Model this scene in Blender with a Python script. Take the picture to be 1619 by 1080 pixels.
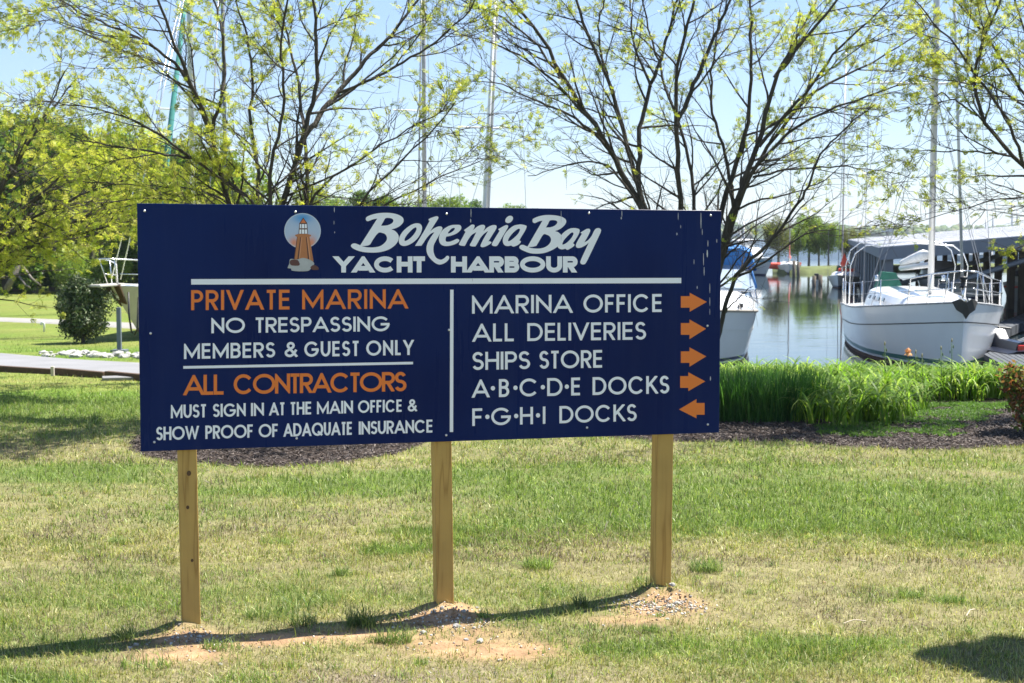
import bpy, math, random
import numpy as np
from mathutils import Vector, Matrix
from mathutils.geometry import tessellate_polygon
random.seed(7); rng = np.random.default_rng(7)
for o in list(bpy.data.objects): bpy.data.objects.remove(o)
S = bpy.context.scene; C = S.collection
# ------------------------------------------------------------ camera, sky, sun, exposure
F = 2245.0; TH = math.radians(4.28); CH = 1.93
cam = bpy.data.cameras.new('camera'); co = bpy.data.objects.new('camera', cam); C.objects.link(co)
co.location = (0, 0, CH); co.rotation_euler = (math.radians(90)-TH, 0, 0)
cam.sensor_width = 36; cam.lens = F/1619*36; cam.clip_start = .1; cam.clip_end = 9000
S.camera = co
cam.dof.use_dof = True; cam.dof.focus_distance = 7.5; cam.dof.aperture_fstop = 8
SUN = Vector((.478, .259, 1)).normalized()
w = bpy.data.worlds.new('World'); S.world = w; w.use_nodes = True
nt = w.node_tree; sky = nt.nodes.new('ShaderNodeTexSky'); sky.sky_type = 'NISHITA'; sky.sun_disc = False
sky.sun_elevation = math.asin(SUN.z); sky.sun_rotation = math.atan2(SUN.x, SUN.y)
sky.air_density = 1.0; sky.dust_density = .1; sky.ozone_density = 2.2
gam = nt.nodes.new('ShaderNodeGamma'); gam.inputs[1].default_value = .7; nt.links.new(sky.outputs[0], gam.inputs[0])
tint = nt.nodes.new('ShaderNodeVectorMath'); tint.operation = 'MULTIPLY'; tint.inputs[1].default_value = (.74, .83, 1.0)
nt.links.new(gam.outputs[0], tint.inputs[0]); nt.links.new(tint.outputs[0], nt.nodes['Background'].inputs[0]); nt.nodes['Background'].inputs[1].default_value = .122
sl = bpy.data.lights.new('sun', 'SUN'); sl.energy = 5.0; sl.angle = math.radians(.5); sl.color = (1, .95, .87)
so = bpy.data.objects.new('sun', sl); C.objects.link(so); so.rotation_euler = SUN.to_track_quat('Z', 'Y').to_euler()
S.view_settings.view_transform = 'Standard'; S.view_settings.look = 'None'
S.view_settings.gamma = 1; S.view_settings.exposure = 1.36; S.view_settings.use_curve_mapping = False
S.cycles.max_bounces = 8; S.cycles.transparent_max_bounces = 8

# ------------------------------------------------------------ helpers
def ray(px, py):
    u = (px-809.5)/F; v = (540-py)/F
    return np.array([u, math.cos(TH)+v*math.sin(TH), -math.sin(TH)+v*math.cos(TH)])
def at(px, py, Y):
    d = ray(px, py); k = Y/d[1]; return (d[0]*k, Y, CH+d[2]*k)
def hash2(ix, iy, s):
    h = (ix.astype(np.int64)*374761393 + iy.astype(np.int64)*668265263 + s*1442695041) & 0xffffffff
    h = ((h ^ (h >> 13))*1274126177) & 0xffffffff
    return ((h ^ (h >> 16)) & 0xffff)/65535.0
def vnoise(x, y, s=0):
    x = np.asarray(x, float); y = np.asarray(y, float)
    ix = np.floor(x); iy = np.floor(y); fx = x-ix; fy = y-iy
    fx = fx*fx*(3-2*fx); fy = fy*fy*(3-2*fy)
    a = hash2(ix, iy, s); b = hash2(ix+1, iy, s); c = hash2(ix, iy+1, s); d = hash2(ix+1, iy+1, s)
    return (a*(1-fx)+b*fx)*(1-fy)+(c*(1-fx)+d*fx)*fy
def fbm(x, y, s=0, o=4):
    t = 0; a = .5; n = 0
    for i in range(o):
        t = t+a*vnoise(x*2**i, y*2**i, s+i*17); n += a; a *= .5
    return t/n
def sstep(a, b, x):
    t = np.clip((x-a)/(b-a), 0, 1); return t*t*(3-2*t)

def newmat(name):
    m = bpy.data.materials.new(name); m.use_nodes = True; return m, m.node_tree, m.node_tree.nodes['Principled BSDF']
def mat(name, col, rough=.6, metal=0, var=.12, scale=6, bump=0, bscale=40, coat=0, attr=False, spec=.5, stretch=None):
    m, t, b = newmat(name); N = t.nodes; L = t.links
    b.inputs['Roughness'].default_value = rough; b.inputs['Metallic'].default_value = metal
    b.inputs['Coat Weight'].default_value = coat; b.inputs['Specular IOR Level'].default_value = spec
    tc = N.new('ShaderNodeTexCoord'); vec = tc.outputs['Object']
    if stretch:
        mp = N.new('ShaderNodeMapping'); mp.inputs['Scale'].default_value = stretch; L.new(vec, mp.inputs[0]); vec = mp.outputs[0]
    nz = N.new('ShaderNodeTexNoise'); nz.inputs['Scale'].default_value = scale; nz.inputs['Detail'].default_value = 5; L.new(vec, nz.inputs[0])
    mr = N.new('ShaderNodeMapRange'); mr.inputs[1].default_value = .25; mr.inputs[2].default_value = .75
    mr.inputs[3].default_value = 1-var; mr.inputs[4].default_value = 1+var; L.new(nz.outputs[0], mr.inputs[0])
    mx = N.new('ShaderNodeVectorMath'); mx.operation = 'SCALE'; L.new(mr.outputs[0], mx.inputs['Scale'])
    if attr:
        a = N.new('ShaderNodeAttribute'); a.attribute_name = 'Col'; L.new(a.outputs['Color'], mx.inputs[0])
    else: mx.inputs[0].default_value = col[:3]
    L.new(mx.outputs[0], b.inputs['Base Color'])
    if bump:
        n2 = N.new('ShaderNodeTexNoise'); n2.inputs['Scale'].default_value = bscale; n2.inputs['Detail'].default_value = 6; L.new(vec, n2.inputs[0])
        bp = N.new('ShaderNodeBump'); bp.inputs['Strength'].default_value = bump; bp.inputs['Distance'].default_value = .02
        L.new(n2.outputs[0], bp.inputs['Height']); L.new(bp.outputs[0], b.inputs['Normal'])
    return m
def leafmat(name, col, trans=.5, attr=False, gloss=.25, tcol=None, rough=.45, var=.25, scale=1.5):
    m = bpy.data.materials.new(name); m.use_nodes = True; t = m.node_tree; N = t.nodes; L = t.links; N.clear()
    out = N.new('ShaderNodeOutputMaterial'); pr = N.new('ShaderNodeBsdfPrincipled'); tr = N.new('ShaderNodeBsdfTranslucent'); mx = N.new('ShaderNodeMixShader')
    pr.inputs['Roughness'].default_value = rough; pr.inputs['Specular IOR Level'].default_value = gloss
    tc = N.new('ShaderNodeTexCoord'); nz = N.new('ShaderNodeTexNoise'); nz.inputs['Scale'].default_value = scale; nz.inputs['Detail'].default_value = 4; L.new(tc.outputs['Object'], nz.inputs[0])
    mr = N.new('ShaderNodeMapRange'); mr.inputs[1].default_value = .3; mr.inputs[2].default_value = .7; mr.inputs[3].default_value = 1-var; mr.inputs[4].default_value = 1+var; L.new(nz.outputs[0], mr.inputs[0])
    sc = N.new('ShaderNodeVectorMath'); sc.operation = 'SCALE'; L.new(mr.outputs[0], sc.inputs['Scale'])
    if attr:
        a = N.new('ShaderNodeAttribute'); a.attribute_name = 'Col'; L.new(a.outputs['Color'], sc.inputs[0])
    else: sc.inputs[0].default_value = col[:3]
    L.new(sc.outputs[0], pr.inputs['Base Color'])
    tcn = N.new('ShaderNodeVectorMath'); tcn.operation = 'MULTIPLY'; L.new(sc.outputs[0], tcn.inputs[0]); tcn.inputs[1].default_value = tcol or (1.1, 1.15, .6)
    L.new(tcn.outputs[0], tr.inputs['Color']); mx.inputs[0].default_value = trans
    L.new(pr.outputs[0], mx.inputs[1]); L.new(tr.outputs[0], mx.inputs[2]); L.new(mx.outputs[0], out.inputs[0])
    return m

def tag(o, label=None, cat=None, group=None, kind=None):
    if label: o['label'] = label
    if cat: o['category'] = cat
    if group: o['group'] = group
    if kind: o['kind'] = kind
    return o
def empty(name, loc=(0, 0, 0), rz=0, label=None, cat=None, group=None):
    o = bpy.data.objects.new(name, None); C.objects.link(o); o.location = loc; o.rotation_euler = (0, 0, rz)
    o.empty_display_size = .1
    return tag(o, label, cat, group)
def link(name, me, m=None, parent=None, smooth=False):
    o = bpy.data.objects.new(name, me); C.objects.link(o)
    if m: me.materials.append(m)
    if parent is not None: o.parent = parent
    if smooth: me.polygons.foreach_set('use_smooth', [True]*len(me.polygons))
    return o
def mesh(name, V, Fc, m=None, parent=None, smooth=False, cols=None):
    me = bpy.data.meshes.new(name)
    me.from_pydata([tuple(v) for v in V], [], [tuple(f) for f in Fc]); me.validate(); me.update()
    if cols is not None:
        a = me.color_attributes.new('Col', 'FLOAT_COLOR', 'POINT'); c = np.ones((len(V), 4), np.float32); c[:, :3] = cols; a.data.foreach_set('color', c.ravel())
    return link(name, me, m, parent, smooth)
def fastmesh(name, V, Fc, m=None, parent=None, smooth=False, cols=None):
    V = np.asarray(V, np.float32); Fc = np.asarray(Fc, np.int32); k = Fc.shape[1]; n = len(Fc)
    me = bpy.data.meshes.new(name); me.vertices.add(len(V)); me.vertices.foreach_set('co', V.ravel())
    me.loops.add(n*k); me.loops.foreach_set('vertex_index', Fc.ravel())
    me.polygons.add(n); me.polygons.foreach_set('loop_start', np.arange(0, n*k, k, dtype=np.int32)); me.polygons.foreach_set('loop_total', np.full(n, k, np.int32))
    me.update(calc_edges=True)
    if cols is not None:
        a = me.color_attributes.new('Col', 'FLOAT_COLOR', 'POINT'); c = np.ones((len(V), 4), np.float32); c[:, :3] = cols; a.data.foreach_set('color', c.ravel())
    return link(name, me, m, parent, smooth)
class MB:
    def __init__(s): s.V = []; s.F = []
    def add(s, V, Fc):
        b = len(s.V); s.V += [tuple(v) for v in V]; s.F += [tuple(i+b for i in f) for f in Fc]; return s
    def box(s, c, d, rot=0, M=None, bev=0):
        x, y, z = d[0]/2, d[1]/2, d[2]/2
        P = [Vector((sx*x, sy*y, sz*z)) for sz in (-1, 1) for sy in (-1, 1) for sx in (-1, 1)]
        R = Matrix.Rotation(rot, 4, 'Z') if M is None else M
        P = [R @ p+Vector(c) for p in P]
        return s.add(P, [(0, 2, 3, 1), (4, 5, 7, 6), (0, 1, 5, 4), (2, 6, 7, 3), (0, 4, 6, 2), (1, 3, 7, 5)])
    def hexa(s, P):
        return s.add(P, [(0, 2, 3, 1), (4, 5, 7, 6), (0, 1, 5, 4), (2, 6, 7, 3), (0, 4, 6, 2), (1, 3, 7, 5)])
    def tube(s, pts, r, n=6, cap=True):
        pts = [Vector(p) for p in pts]; m = len(pts)
        rr = r if hasattr(r, '__len__') else [r]*m
        V = []; ref = None
        for i, p in enumerate(pts):
            t = (pts[min(i+1, m-1)]-pts[max(i-1, 0)])
            if t.length < 1e-9: t = Vector((0, 0, 1))
            t.normalize()
            if ref is None: ref = Vector((0, 0, 1)) if abs(t.z) < .9 else Vector((1, 0, 0))
            a = ref-t*ref.dot(t)
            if a.length < 1e-4: a = t.orthogonal()
            a.normalize(); ref = a; b = t.cross(a)
            for k in range(n):
                an = 2*math.pi*k/n; V.append(p+(a*math.cos(an)+b*math.sin(an))*rr[i])
        Fc = [(i*n+k, i*n+(k+1) % n, (i+1)*n+(k+1) % n, (i+1)*n+k) for i in range(m-1) for k in range(n)]
        if cap: Fc += [tuple(range(n))[::-1], tuple((m-1)*n+k for k in range(n))]
        return s.add(V, Fc)
    def lathe(s, prof, n=16, c=(0, 0, 0)):
        V = [(c[0]+r*math.cos(2*math.pi*k/n), c[1]+r*math.sin(2*math.pi*k/n), c[2]+z) for r, z in prof for k in range(n)]
        m = len(prof); Fc = [(i*n+k, i*n+(k+1) % n, (i+1)*n+(k+1) % n, (i+1)*n+k) for i in range(m-1) for k in range(n)]
        Fc += [tuple(range(n))[::-1], tuple((m-1)*n+k for k in range(n))]
        return s.add(V, Fc)
    def prism(s, poly, z0, z1):
        n = len(poly); V = [(x, y, z0) for x, y in poly]+[(x, y, z1) for x, y in poly]
        tris = tessellate_polygon([[Vector((x, y, 0)) for x, y in poly]])
        return s.add(V, [tuple(t) for t in tris]+[tuple(i+n for i in t) for t in tris]+[(i, (i+1) % n, n+(i+1) % n, n+i) for i in range(n)])
    def build(s, name, m=None, parent=None, smooth=False): return mesh(name, s.V, s.F, m, parent, smooth)
def bevel(o, w=.01, seg=2):
    b = o.modifiers.new('bevel', 'BEVEL'); b.width = w; b.segments = seg; b.limit_method = 'ANGLE'; return o

# ------------------------------------------------------------ terrain
WZ = -1.4
def xshore(y): return -2-.12*y
POSTS_PX = [(300, 987), (698, 953), (1046, 929)]
def base_h(x, y):
    x = np.asarray(x, float); y = np.asarray(y, float)
    z = -.03*np.clip(y-14, 0, 20)
    wob = .8*(fbm(x*.15, y*.15, 5, 3)-.5)
    water = sstep(21.5, 25.5, y+wob)*sstep(0, 4, (x-xshore(y))+wob)
    z = z*(1-water)+(-3.0)*water
    left = sstep(-8, -40, x-xshore(y)); z = z+left*7*sstep(85, 220, y)
    far = sstep(110, 400, y)*(1-left); z = z*(1-far)+(-3.0)*far
    return z
def ground_hit(px, py):
    d = ray(px, py); t = np.linspace(3, 250, 6000); X = d[0]/d[1]*t; Z = CH+d[2]/d[1]*t
    H = base_h(X, t); i = int(np.argmax(Z < H)); return (float(X[i]), float(t[i]), float(H[i]))
# sign geometry: vertical panel 1.22 m tall, its ends found from the height
def ydist(px, y0, y1, H=1.22):
    a = ray(px, y0); b = ray(px, y1); return H/(a[2]/a[1]-b[2]/b[1])
YL = ydist(219, 321, 714); YR = ydist(1139, 333, 684)
PL = Vector((at(219, 500, YL)[0], YL, 0)); PR = Vector((at(1139, 500, YR)[0], YR, 0))
UD = (PR-PL).normalized(); ND = Vector((UD.y, -UD.x, 0))       # panel direction, normal to the viewer's side
def onsign(px, py, off=0):
    d = Vector(ray(px, py)); o = Vector((0, 0, CH)); k = (PL-o).dot(ND)/d.dot(ND); return o+d*k+ND*off
POSTS = []
for (px, py), pt in zip(POSTS_PX, (295, 697, 1048)):
    d_ = Vector(ray(pt, 700 if pt < 900 else 690)); o_ = Vector((0, 0, CH)); p = o_+d_*((PL-ND*.06-o_).dot(ND)/d_.dot(ND)); p.z = 0
    POSTS.append(p)
MOUNDS = [(POSTS[0].x, POSTS[0].y-.04, .04, .15), (POSTS[1].x+.02, POSTS[1].y-.06, .058, .18), (POSTS[2].x+.01, POSTS[2].y-.05, .065, .19), (POSTS[1].x+.25, POSTS[1].y-.3, .012, .3)]
def hgt(x, y):
    x = np.asarray(x, float); y = np.asarray(y, float)
    z = base_h(x, y)-.055*sstep(15, 11, y)+.05*(fbm(x*.5, y*.5, 3, 3)-.5)*sstep(3, 9, y)*sstep(24, 18, y)+.02*(fbm(x*3, y*3, 9, 3)-.5)*sstep(24, 18, y)
    for mx, my, mh, mr in MOUNDS: z = z+mh*np.exp(-((x-mx)**2+(y-my)**2)/(2*(mr*.62)**2))*(1+1.6*(fbm(x*17, y*17, 4, 3)-.5))
    return z
def H1(x, y): return float(hgt(x, y))
# soil mask and green mask of the lawn
def gp(px, py): p = ground_hit(px, py); return p[0], p[1]
SOIL = [(gp(300, 998), .22, .16), (gp(285, 1020), .28, .12), (gp(395, 1000), .45, .09), (gp(700, 965), .28, .22), (gp(745, 1000), .42, .22), (gp(790, 1015), .32, .13), (gp(1045, 943), .24, .18), (gp(1000, 965), .3, .12), (gp(560, 985), .3, .08), (gp(460, 990), .3, .06), ]
GREEN = [(gp(1100, 790), 1.9, .95, .9), (gp(1450, 795), 1.6, 1.0, 1.0), (gp(1400, 740), 2.2, .6, .4), (gp(100, 740), 1.0, .45, .6), (gp(430, 755), .9, .4, .5), (gp(380, 770), .7, .25, .4), (gp(60, 640), 3, 2.4, .7), (gp(700, 830), .4, .12, .5), (gp(620, 860), .25, .1, .7), (gp(540, 895), .08, .05, .9), (gp(850, 880), .12, .07, .7),
         (gp(1120, 885), .14, .09, .7), (gp(1000, 1010), .4, .12, .5), (gp(1300, 1010), .5, .2, .45), (gp(1440, 925), .08, .04, .9), (gp(1500, 938), .1, .04, .95), (gp(1580, 830), .35, .2, .7), (gp(700, 740), .8, .2, .5), (gp(40, 1060), .3, .1, .35), (gp(840, 740), 1.2, .5, .5),(gp(150,560),3,3,.5),(gp(560,760),1.0,.5,.5),(gp(950,760),1.2,.5,.5)]
STRAW = [(gp(1350, 885), 1.7, .38, 1.2), (gp(1150, 960), 1.2, .3, .5), (gp(200, 860), 1.6, .6, .35), (gp(1000, 865), .8, .14, .3), (gp(560, 700), .6, .3, .3), (gp(1180, 765), .35, .1, .8), (gp(1560, 740), .5, .15, .5), (gp(30, 560), 1.3, .8, .6), (gp(650, 1060), 1.0, .25, .7), (gp(1450, 960), .8, .15, .45), (gp(1300, 1060), .8, .1, .5)]
def soilmask(x, y):
    s = 0
    for (c, rx, ry) in SOIL:
        s = s+np.exp(-(((x-c[0])/rx)**2+((y-c[1])/ry)**2)*1.25)
    return np.clip(s*(.1+1.7*fbm(x*6, y*10, 21, 4)), 0, 1)
def greenmask(x, y):
    g = .34+.95*(fbm(x*.9, y*1.3, 31, 4)-.5)+.7*(fbm(x*4, y*6, 37, 3)-.5)
    for (c, rx, ry, a) in GREEN: g = g+a*np.exp(-(((x-c[0])/rx)**2+((y-c[1])/ry)**2)**2)*(.5+fbm(x*2.5, y*4, 41, 3))
    for (c, rx, ry, a) in STRAW: g = g-a*np.exp(-(((x-c[0])/rx)**2+((y-c[1])/ry)**2))
    g = g+.25*sstep(15, 24, y)
    return np.clip(g, 0, 1)
BEDC = (at(425, 700, 12.9)[0], 13.58)
def bedmask(x, y):
    a = 1-np.sqrt(((x-BEDC[0])/1.42)**2+((y-BEDC[1])/1.53)**2)      # round bed under the left tree
    edge = 13.25+.25*np.sin(x*1.1+.5)+.12*np.sin(x*3)-.14*np.clip(x-3.5, 0, 5)
    b = np.minimum(np.minimum((y-edge)*1.2, (18.9-y)), (x-.7)*1.2)
    m = np.maximum(a*2, b); return sstep(-.06, .06, m+.15*(fbm(x*3, y*3, 51, 3)-.5))

def axis(c0, c1, step, lo, hi, grow=1.12):
    a = list(np.arange(c0, c1+1e-6, step)); s = step
    while a[-1] < hi: s *= grow; a.append(a[-1]+s)
    s = step
    while a[0] > lo: s *= grow; a.insert(0, a[0]-s)
    return np.array(a)
ax = axis(-4.5, 4.5, .045, -4000, 4000); ay = axis(4.2, 11, .045, -400, 4500, 1.035)
GX, GY = np.meshgrid(ax, ay); GZ = hgt(GX, GY); nx, ny = len(ax), len(ay)
soil = soilmask(GX, GY); gm = greenmask(GX, GY); bed = bedmask(GX, GY)
gcol = np.array([.19, .17, .085])*(1-gm[..., None])+np.array([.10, .135, .035])*gm[..., None]
fr_ = sstep(16.5, 18.5, GY)[..., None]; gcol = gcol*(1-fr_)+fr_*(np.array([.21, .20, .06])*(1-gm[..., None])+np.array([.095, .16, .02])*gm[..., None])
gcol = gcol*(.75+.5*fbm(GX*9, GY*9, 61, 3)[..., None])
dead = np.exp(-(((GX-gp(650, 1060)[0])/1.0)**2+((GY-gp(650, 1060)[1])/.3)**2))[..., None]
gcol = gcol*(1-.7*dead)+np.array([.21, .17, .13])*.7*dead
sc_ = np.array([.36, .225, .125])*(.45+1.1*fbm(GX*6, GY*6, 71, 4)[..., None])
gcol = gcol*(1-soil[..., None])+sc_*soil[..., None]
gcol = gcol*(1-bed[..., None])+np.array([.035, .026, .021])*bed[..., None]
mud = (sstep(-.7, -1.3, GZ))[..., None]; gcol = gcol*(1-mud)+np.array([.12, .10, .07])*mud
idx = np.arange(nx*ny).reshape(ny, nx)
Fg = np.stack([idx[:-1, :-1], idx[:-1, 1:], idx[1:, 1:], idx[1:, :-1]], -1).reshape(-1, 4)
M_ground = mat('ground_soil_and_turf', (1, 1, 1), .95, var=.3, scale=14, bump=.6, bscale=55, attr=True, spec=.15)
g = fastmesh('ground', np.stack([GX, GY, GZ], -1).reshape(-1, 3), Fg, M_ground, smooth=True, cols=gcol.reshape(-1, 3)); tag(g, kind='structure')

def ribbon(name, near, far, m, lift=.006, n=40):
    """a paved strip that follows the ground between two edge lines"""
    def res(P):
        P = np.array(P); d = np.r_[0, np.cumsum(np.hypot(*np.diff(P, axis=0).T))]; t = np.linspace(0, d[-1], n)
        return np.stack([np.interp(t, d, P[:, 0]), np.interp(t, d, P[:, 1])], -1)
    a, b = res(near), res(far); k = 9; V = []
    for i in range(n):
        for j in range(k+1):
            p = a[i]*(1-j/k)+b[i]*j/k; e = 0 if 0 < j < k else -.05
            V.append((p[0], p[1], H1(p[0], p[1])+lift+e+(.015 if e == 0 else 0)))
    Fc = [(i*(k+1)+j, (i+1)*(k+1)+j, (i+1)*(k+1)+j+1, i*(k+1)+j+1) for i in range(n-1) for j in range(k)]
    o = fastmesh(name, V, Fc, m, smooth=True); return tag(o, kind='structure')
M_road = mat('road_concrete', (.20, .20, .205), .85, var=.14, scale=1.2, bump=.25, bscale=60)
M_path = mat('path_gravel', (.25, .24, .22), .9, var=.1, scale=3, bump=.2)
near = [gp(-260, 577), gp(-100, 582), gp(0, 587), gp(110, 594), gp(215, 600.5), gp(330, 610)]
near += [(near[-1][0]+1.2, 18.2), (-1, 19.0), (3, 19.3), (16, 19.4)]
far_ = [gp(-260, 544), gp(-100, 550), gp(0, 558), gp(100, 567), gp(215, 573)]
far_ += [(far_[-1][0]+1.6, 21.2), (-2, 21.2), (0, 21.1), (6, 21.1), (16, 21.1)]
ribbon('road', near, far_, M_road, .012, 90)
ribbon('path', [gp(-300, 507), gp(-100, 508), gp(0, 509), gp(90, 513), gp(220, 521), gp(300, 528)], [gp(-300, 500), gp(-100, 501), gp(0, 503), gp(90, 506), gp(220, 512), gp(300, 518)], M_path, .02, 30)

# water: the marina basin and the bay beyond
m, t, b = newmat('bay_water'); N = t.nodes; L = t.links
b.inputs['Base Color'].default_value = (.012, .022, .026, 1); b.inputs['Roughness'].default_value = .03; b.inputs['IOR'].default_value = 1.33
tc = N.new('ShaderNodeTexCoord'); mp = N.new('ShaderNodeMapping'); mp.inputs['Scale'].default_value = (.35, 1.3, 1); L.new(tc.outputs['Object'], mp.inputs[0])
n1 = N.new('ShaderNodeTexNoise'); n1.inputs['Scale'].default_value = 1.6; n1.inputs['Detail'].default_value = 4; L.new(mp.outputs[0], n1.inputs[0])
n2 = N.new('ShaderNodeTexNoise'); n2.inputs['Scale'].default_value = .12; n2.inputs['Detail'].default_value = 2; L.new(tc.outputs['Object'], n2.inputs[0])
sx = N.new('ShaderNodeSeparateXYZ'); L.new(tc.outputs['Object'], sx.inputs[0])
mr = N.new('ShaderNodeMapRange'); mr.inputs[1].default_value = 120; mr.inputs[2].default_value = 190; mr.inputs[3].default_value = .05; mr.inputs[4].default_value = .55; L.new(sx.outputs['Y'], mr.inputs[0])
rr_ = N.new('ShaderNodeMapRange'); rr_.inputs[1].default_value = 130; rr_.inputs[2].default_value = 200; rr_.inputs[3].default_value = .02; rr_.inputs[4].default_value = .28; L.new(sx.outputs['Y'], rr_.inputs[0]); L.new(rr_.outputs[0], b.inputs['Roughness'])
ad = N.new('ShaderNodeMath'); ad.operation = 'MULTIPLY'; L.new(mr.outputs[0], ad.inputs[0])
m3 = N.new('ShaderNodeMapRange'); m3.inputs[1].default_value = .35; m3.inputs[2].default_value = .65; m3.inputs[3].default_value = .5; m3.inputs[4].default_value = 1.3; L.new(n2.outputs[0], m3.inputs[0]); L.new(m3.outputs[0], ad.inputs[1])
bp = N.new('ShaderNodeBump'); bp.inputs['Distance'].default_value = .12; L.new(n1.outputs[0], bp.inputs['Height']); L.new(ad.outputs[0], bp.inputs['Strength']); L.new(bp.outputs[0], b.inputs['Normal'])
M_water = m
wo = fastmesh('water', [(-4000, 19, WZ), (4000, 19, WZ), (4000, 4500, WZ), (-4000, 4500, WZ)], [(0, 1, 2, 3)], M_water); tag(wo, kind='structure')

# ------------------------------------------------------------ common materials
M_white = mat('white_gelcoat', (.74, .74, .72), .25, var=.04, scale=2, coat=.5)
M_cream = mat('cream_gelcoat', (.88, .87, .82), .22, var=.04, scale=1.2, coat=.25)
M_metal = mat('stainless_steel', (.72, .72, .72), .25, metal=.9, var=.05)
M_alu = mat('mast_aluminium', (.58, .58, .57), .4, metal=.4, var=.05, scale=2)
M_whitem = mat('white_painted_aluminium', (.78, .78, .76), .35, var=.04)
M_wire = mat('rigging_wire', (.30, .30, .31), .4, metal=.5, var=.05)
M_green = mat('green_boot_stripe', (.02, .14, .12), .3, var=.1)
M_antif = mat('brown_antifouling', (.10, .055, .045), .8, var=.25, scale=4)
M_black = mat('black_rubber', (.012, .012, .013), .5, var=.2)
M_navyp = mat('navy_trim', (.012, .025, .09), .3, var=.1)
M_blue = mat('blue_canvas', (.03, .16, .42), .8, var=.15, scale=3, bump=.2)
M_teal = mat('green_canvas', (.015, .13, .085), .85, var=.2, scale=3, bump=.2)
M_red = mat('red_canvas', (.8, .09, .05), .7, var=.15, scale=4)
M_glass = mat('dark_tinted_glass', (.03, .045, .06), .06, var=.05, coat=.5)
M_clear = mat('clear_vinyl_window', (.30, .36, .42), .15, var=.15, scale=3)
M_grey = mat('grey_painted_steel', (.13, .15, .175), .6, var=.12, scale=1.5)
M_roof = mat('weathered_sheet_roof', (.42, .43, .45), .6, metal=.0, var=.10, scale=.4, stretch=(1, .15, 1))
M_pile = mat('weathered_piling_wood', (.13, .11, .085), .9, var=.3, scale=5, bump=.4, stretch=(3, 3, .4))
M_dock = mat('shade_grey_dock_boards', (.06, .068, .08), .85, var=.15, scale=2, bump=.2)  # base colour darkened to carry the shade over the docks
M_bark = mat('dark_ridged_bark', (.068, .061, .052), .92, var=.45, scale=9, bump=1.0, bscale=45, stretch=(1, 1, .35), spec=.2)
M_barkp = mat('pale_bark', (.16, .14, .115), .9, var=.35, scale=5, bump=.4, stretch=(1, 1, .4))
M_rock = mat('white_limestone', (.38, .37, .34), .85, var=.2, scale=6, bump=.5, bscale=12)
M_stone = mat('grey_crushed_stone', (.42, .40, .36), .8, var=.3, scale=9, bump=.4, attr=False)

# ------------------------------------------------------------ sign
sign = empty('marina_sign', tuple(POSTS[1]), 0, 'large navy blue marina sign with white and orange lettering on three wooden posts', 'sign')
bpy.context.view_layer.update()
SI = Matrix.Translation(-Vector(POSTS[1]))
def sm(name, V, Fc, m, label=None, smooth=False):
    o = mesh(name, [SI @ Vector(v) for v in V], Fc, m, sign, smooth)
    if label: o['label'] = label
    return o
# panel
cs = [onsign(216.5, 321.5), onsign(1140.5, 333), onsign(1137, 684), onsign(222.5, 714)]
m, t, b = newmat('navy_sign_face'); N = t.nodes; L = t.links
b.inputs['Roughness'].default_value = .25; b.inputs['Specular IOR Level'].default_value = .12
tc = N.new('ShaderNodeTexCoord'); nz = N.new('ShaderNodeTexNoise'); nz.inputs['Scale'].default_value = 1.3; nz.inputs['Detail'].default_value = 5; L.new(tc.outputs['Object'], nz.inputs[0])
cr = N.new('ShaderNodeValToRGB'); cr.color_ramp.elements[0].color = (.002, .010, .068, 1); cr.color_ramp.elements[1].color = (.004, .018, .10, 1); cr.color_ramp.elements[0].position = .3; cr.color_ramp.elements[1].position = .7
L.new(nz.outputs[0], cr.inputs[0]); L.new(cr.outputs[0], b.inputs['Base Color'])
n2 = N.new('ShaderNodeTexNoise'); n2.inputs['Scale'].default_value = 2.2; L.new(tc.outputs['Object'], n2.inputs[0]); bp = N.new('ShaderNodeBump'); bp.inputs['Strength'].default_value = .04; L.new(n2.outputs[0], bp.inputs['Height']); L.new(bp.outputs[0], b.inputs['Normal'])
mp_ = N.new('ShaderNodeMapping'); mp_.inputs['Scale'].default_value = (7, 7, .5); L.new(tc.outputs['Object'], mp_.inputs[0]); n4 = N.new('ShaderNodeTexNoise'); n4.inputs['Scale'].default_value = 2; n4.inputs['Detail'].default_value = 8; L.new(mp_.outputs[0], n4.inputs[0])
r4 = N.new('ShaderNodeMapRange'); r4.inputs[1].default_value = .5; r4.inputs[2].default_value = .8; r4.inputs[3].default_value = 0; r4.inputs[4].default_value = .035; L.new(n4.outputs[0], r4.inputs[0])
x4 = N.new('ShaderNodeMix'); x4.data_type = 'RGBA'; L.new(r4.outputs[0], x4.inputs[0]); L.new(cr.outputs[0], x4.inputs[6]); x4.inputs[7].default_value = (.16, .18, .22, 1); L.new(x4.outputs[2], b.inputs['Base Color'])
r5 = N.new('ShaderNodeMapRange'); r5.inputs[3].default_value = .18; r5.inputs[4].default_value = .42; L.new(n4.outputs[0], r5.inputs[0]); L.new(r5.outputs[0], b.inputs['Roughness']); b.inputs['Specular IOR Level'].default_value = .10
M_navy = m
V = [c for c in cs]+[c-ND*.012 for c in cs]
bevel(sm('panel', V, [(0, 3, 2, 1), (4, 5, 6, 7), (0, 1, 5, 4), (1, 2, 6, 5), (2, 3, 7, 6), (3, 0, 4, 7)], M_navy), .0015, 1)
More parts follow.
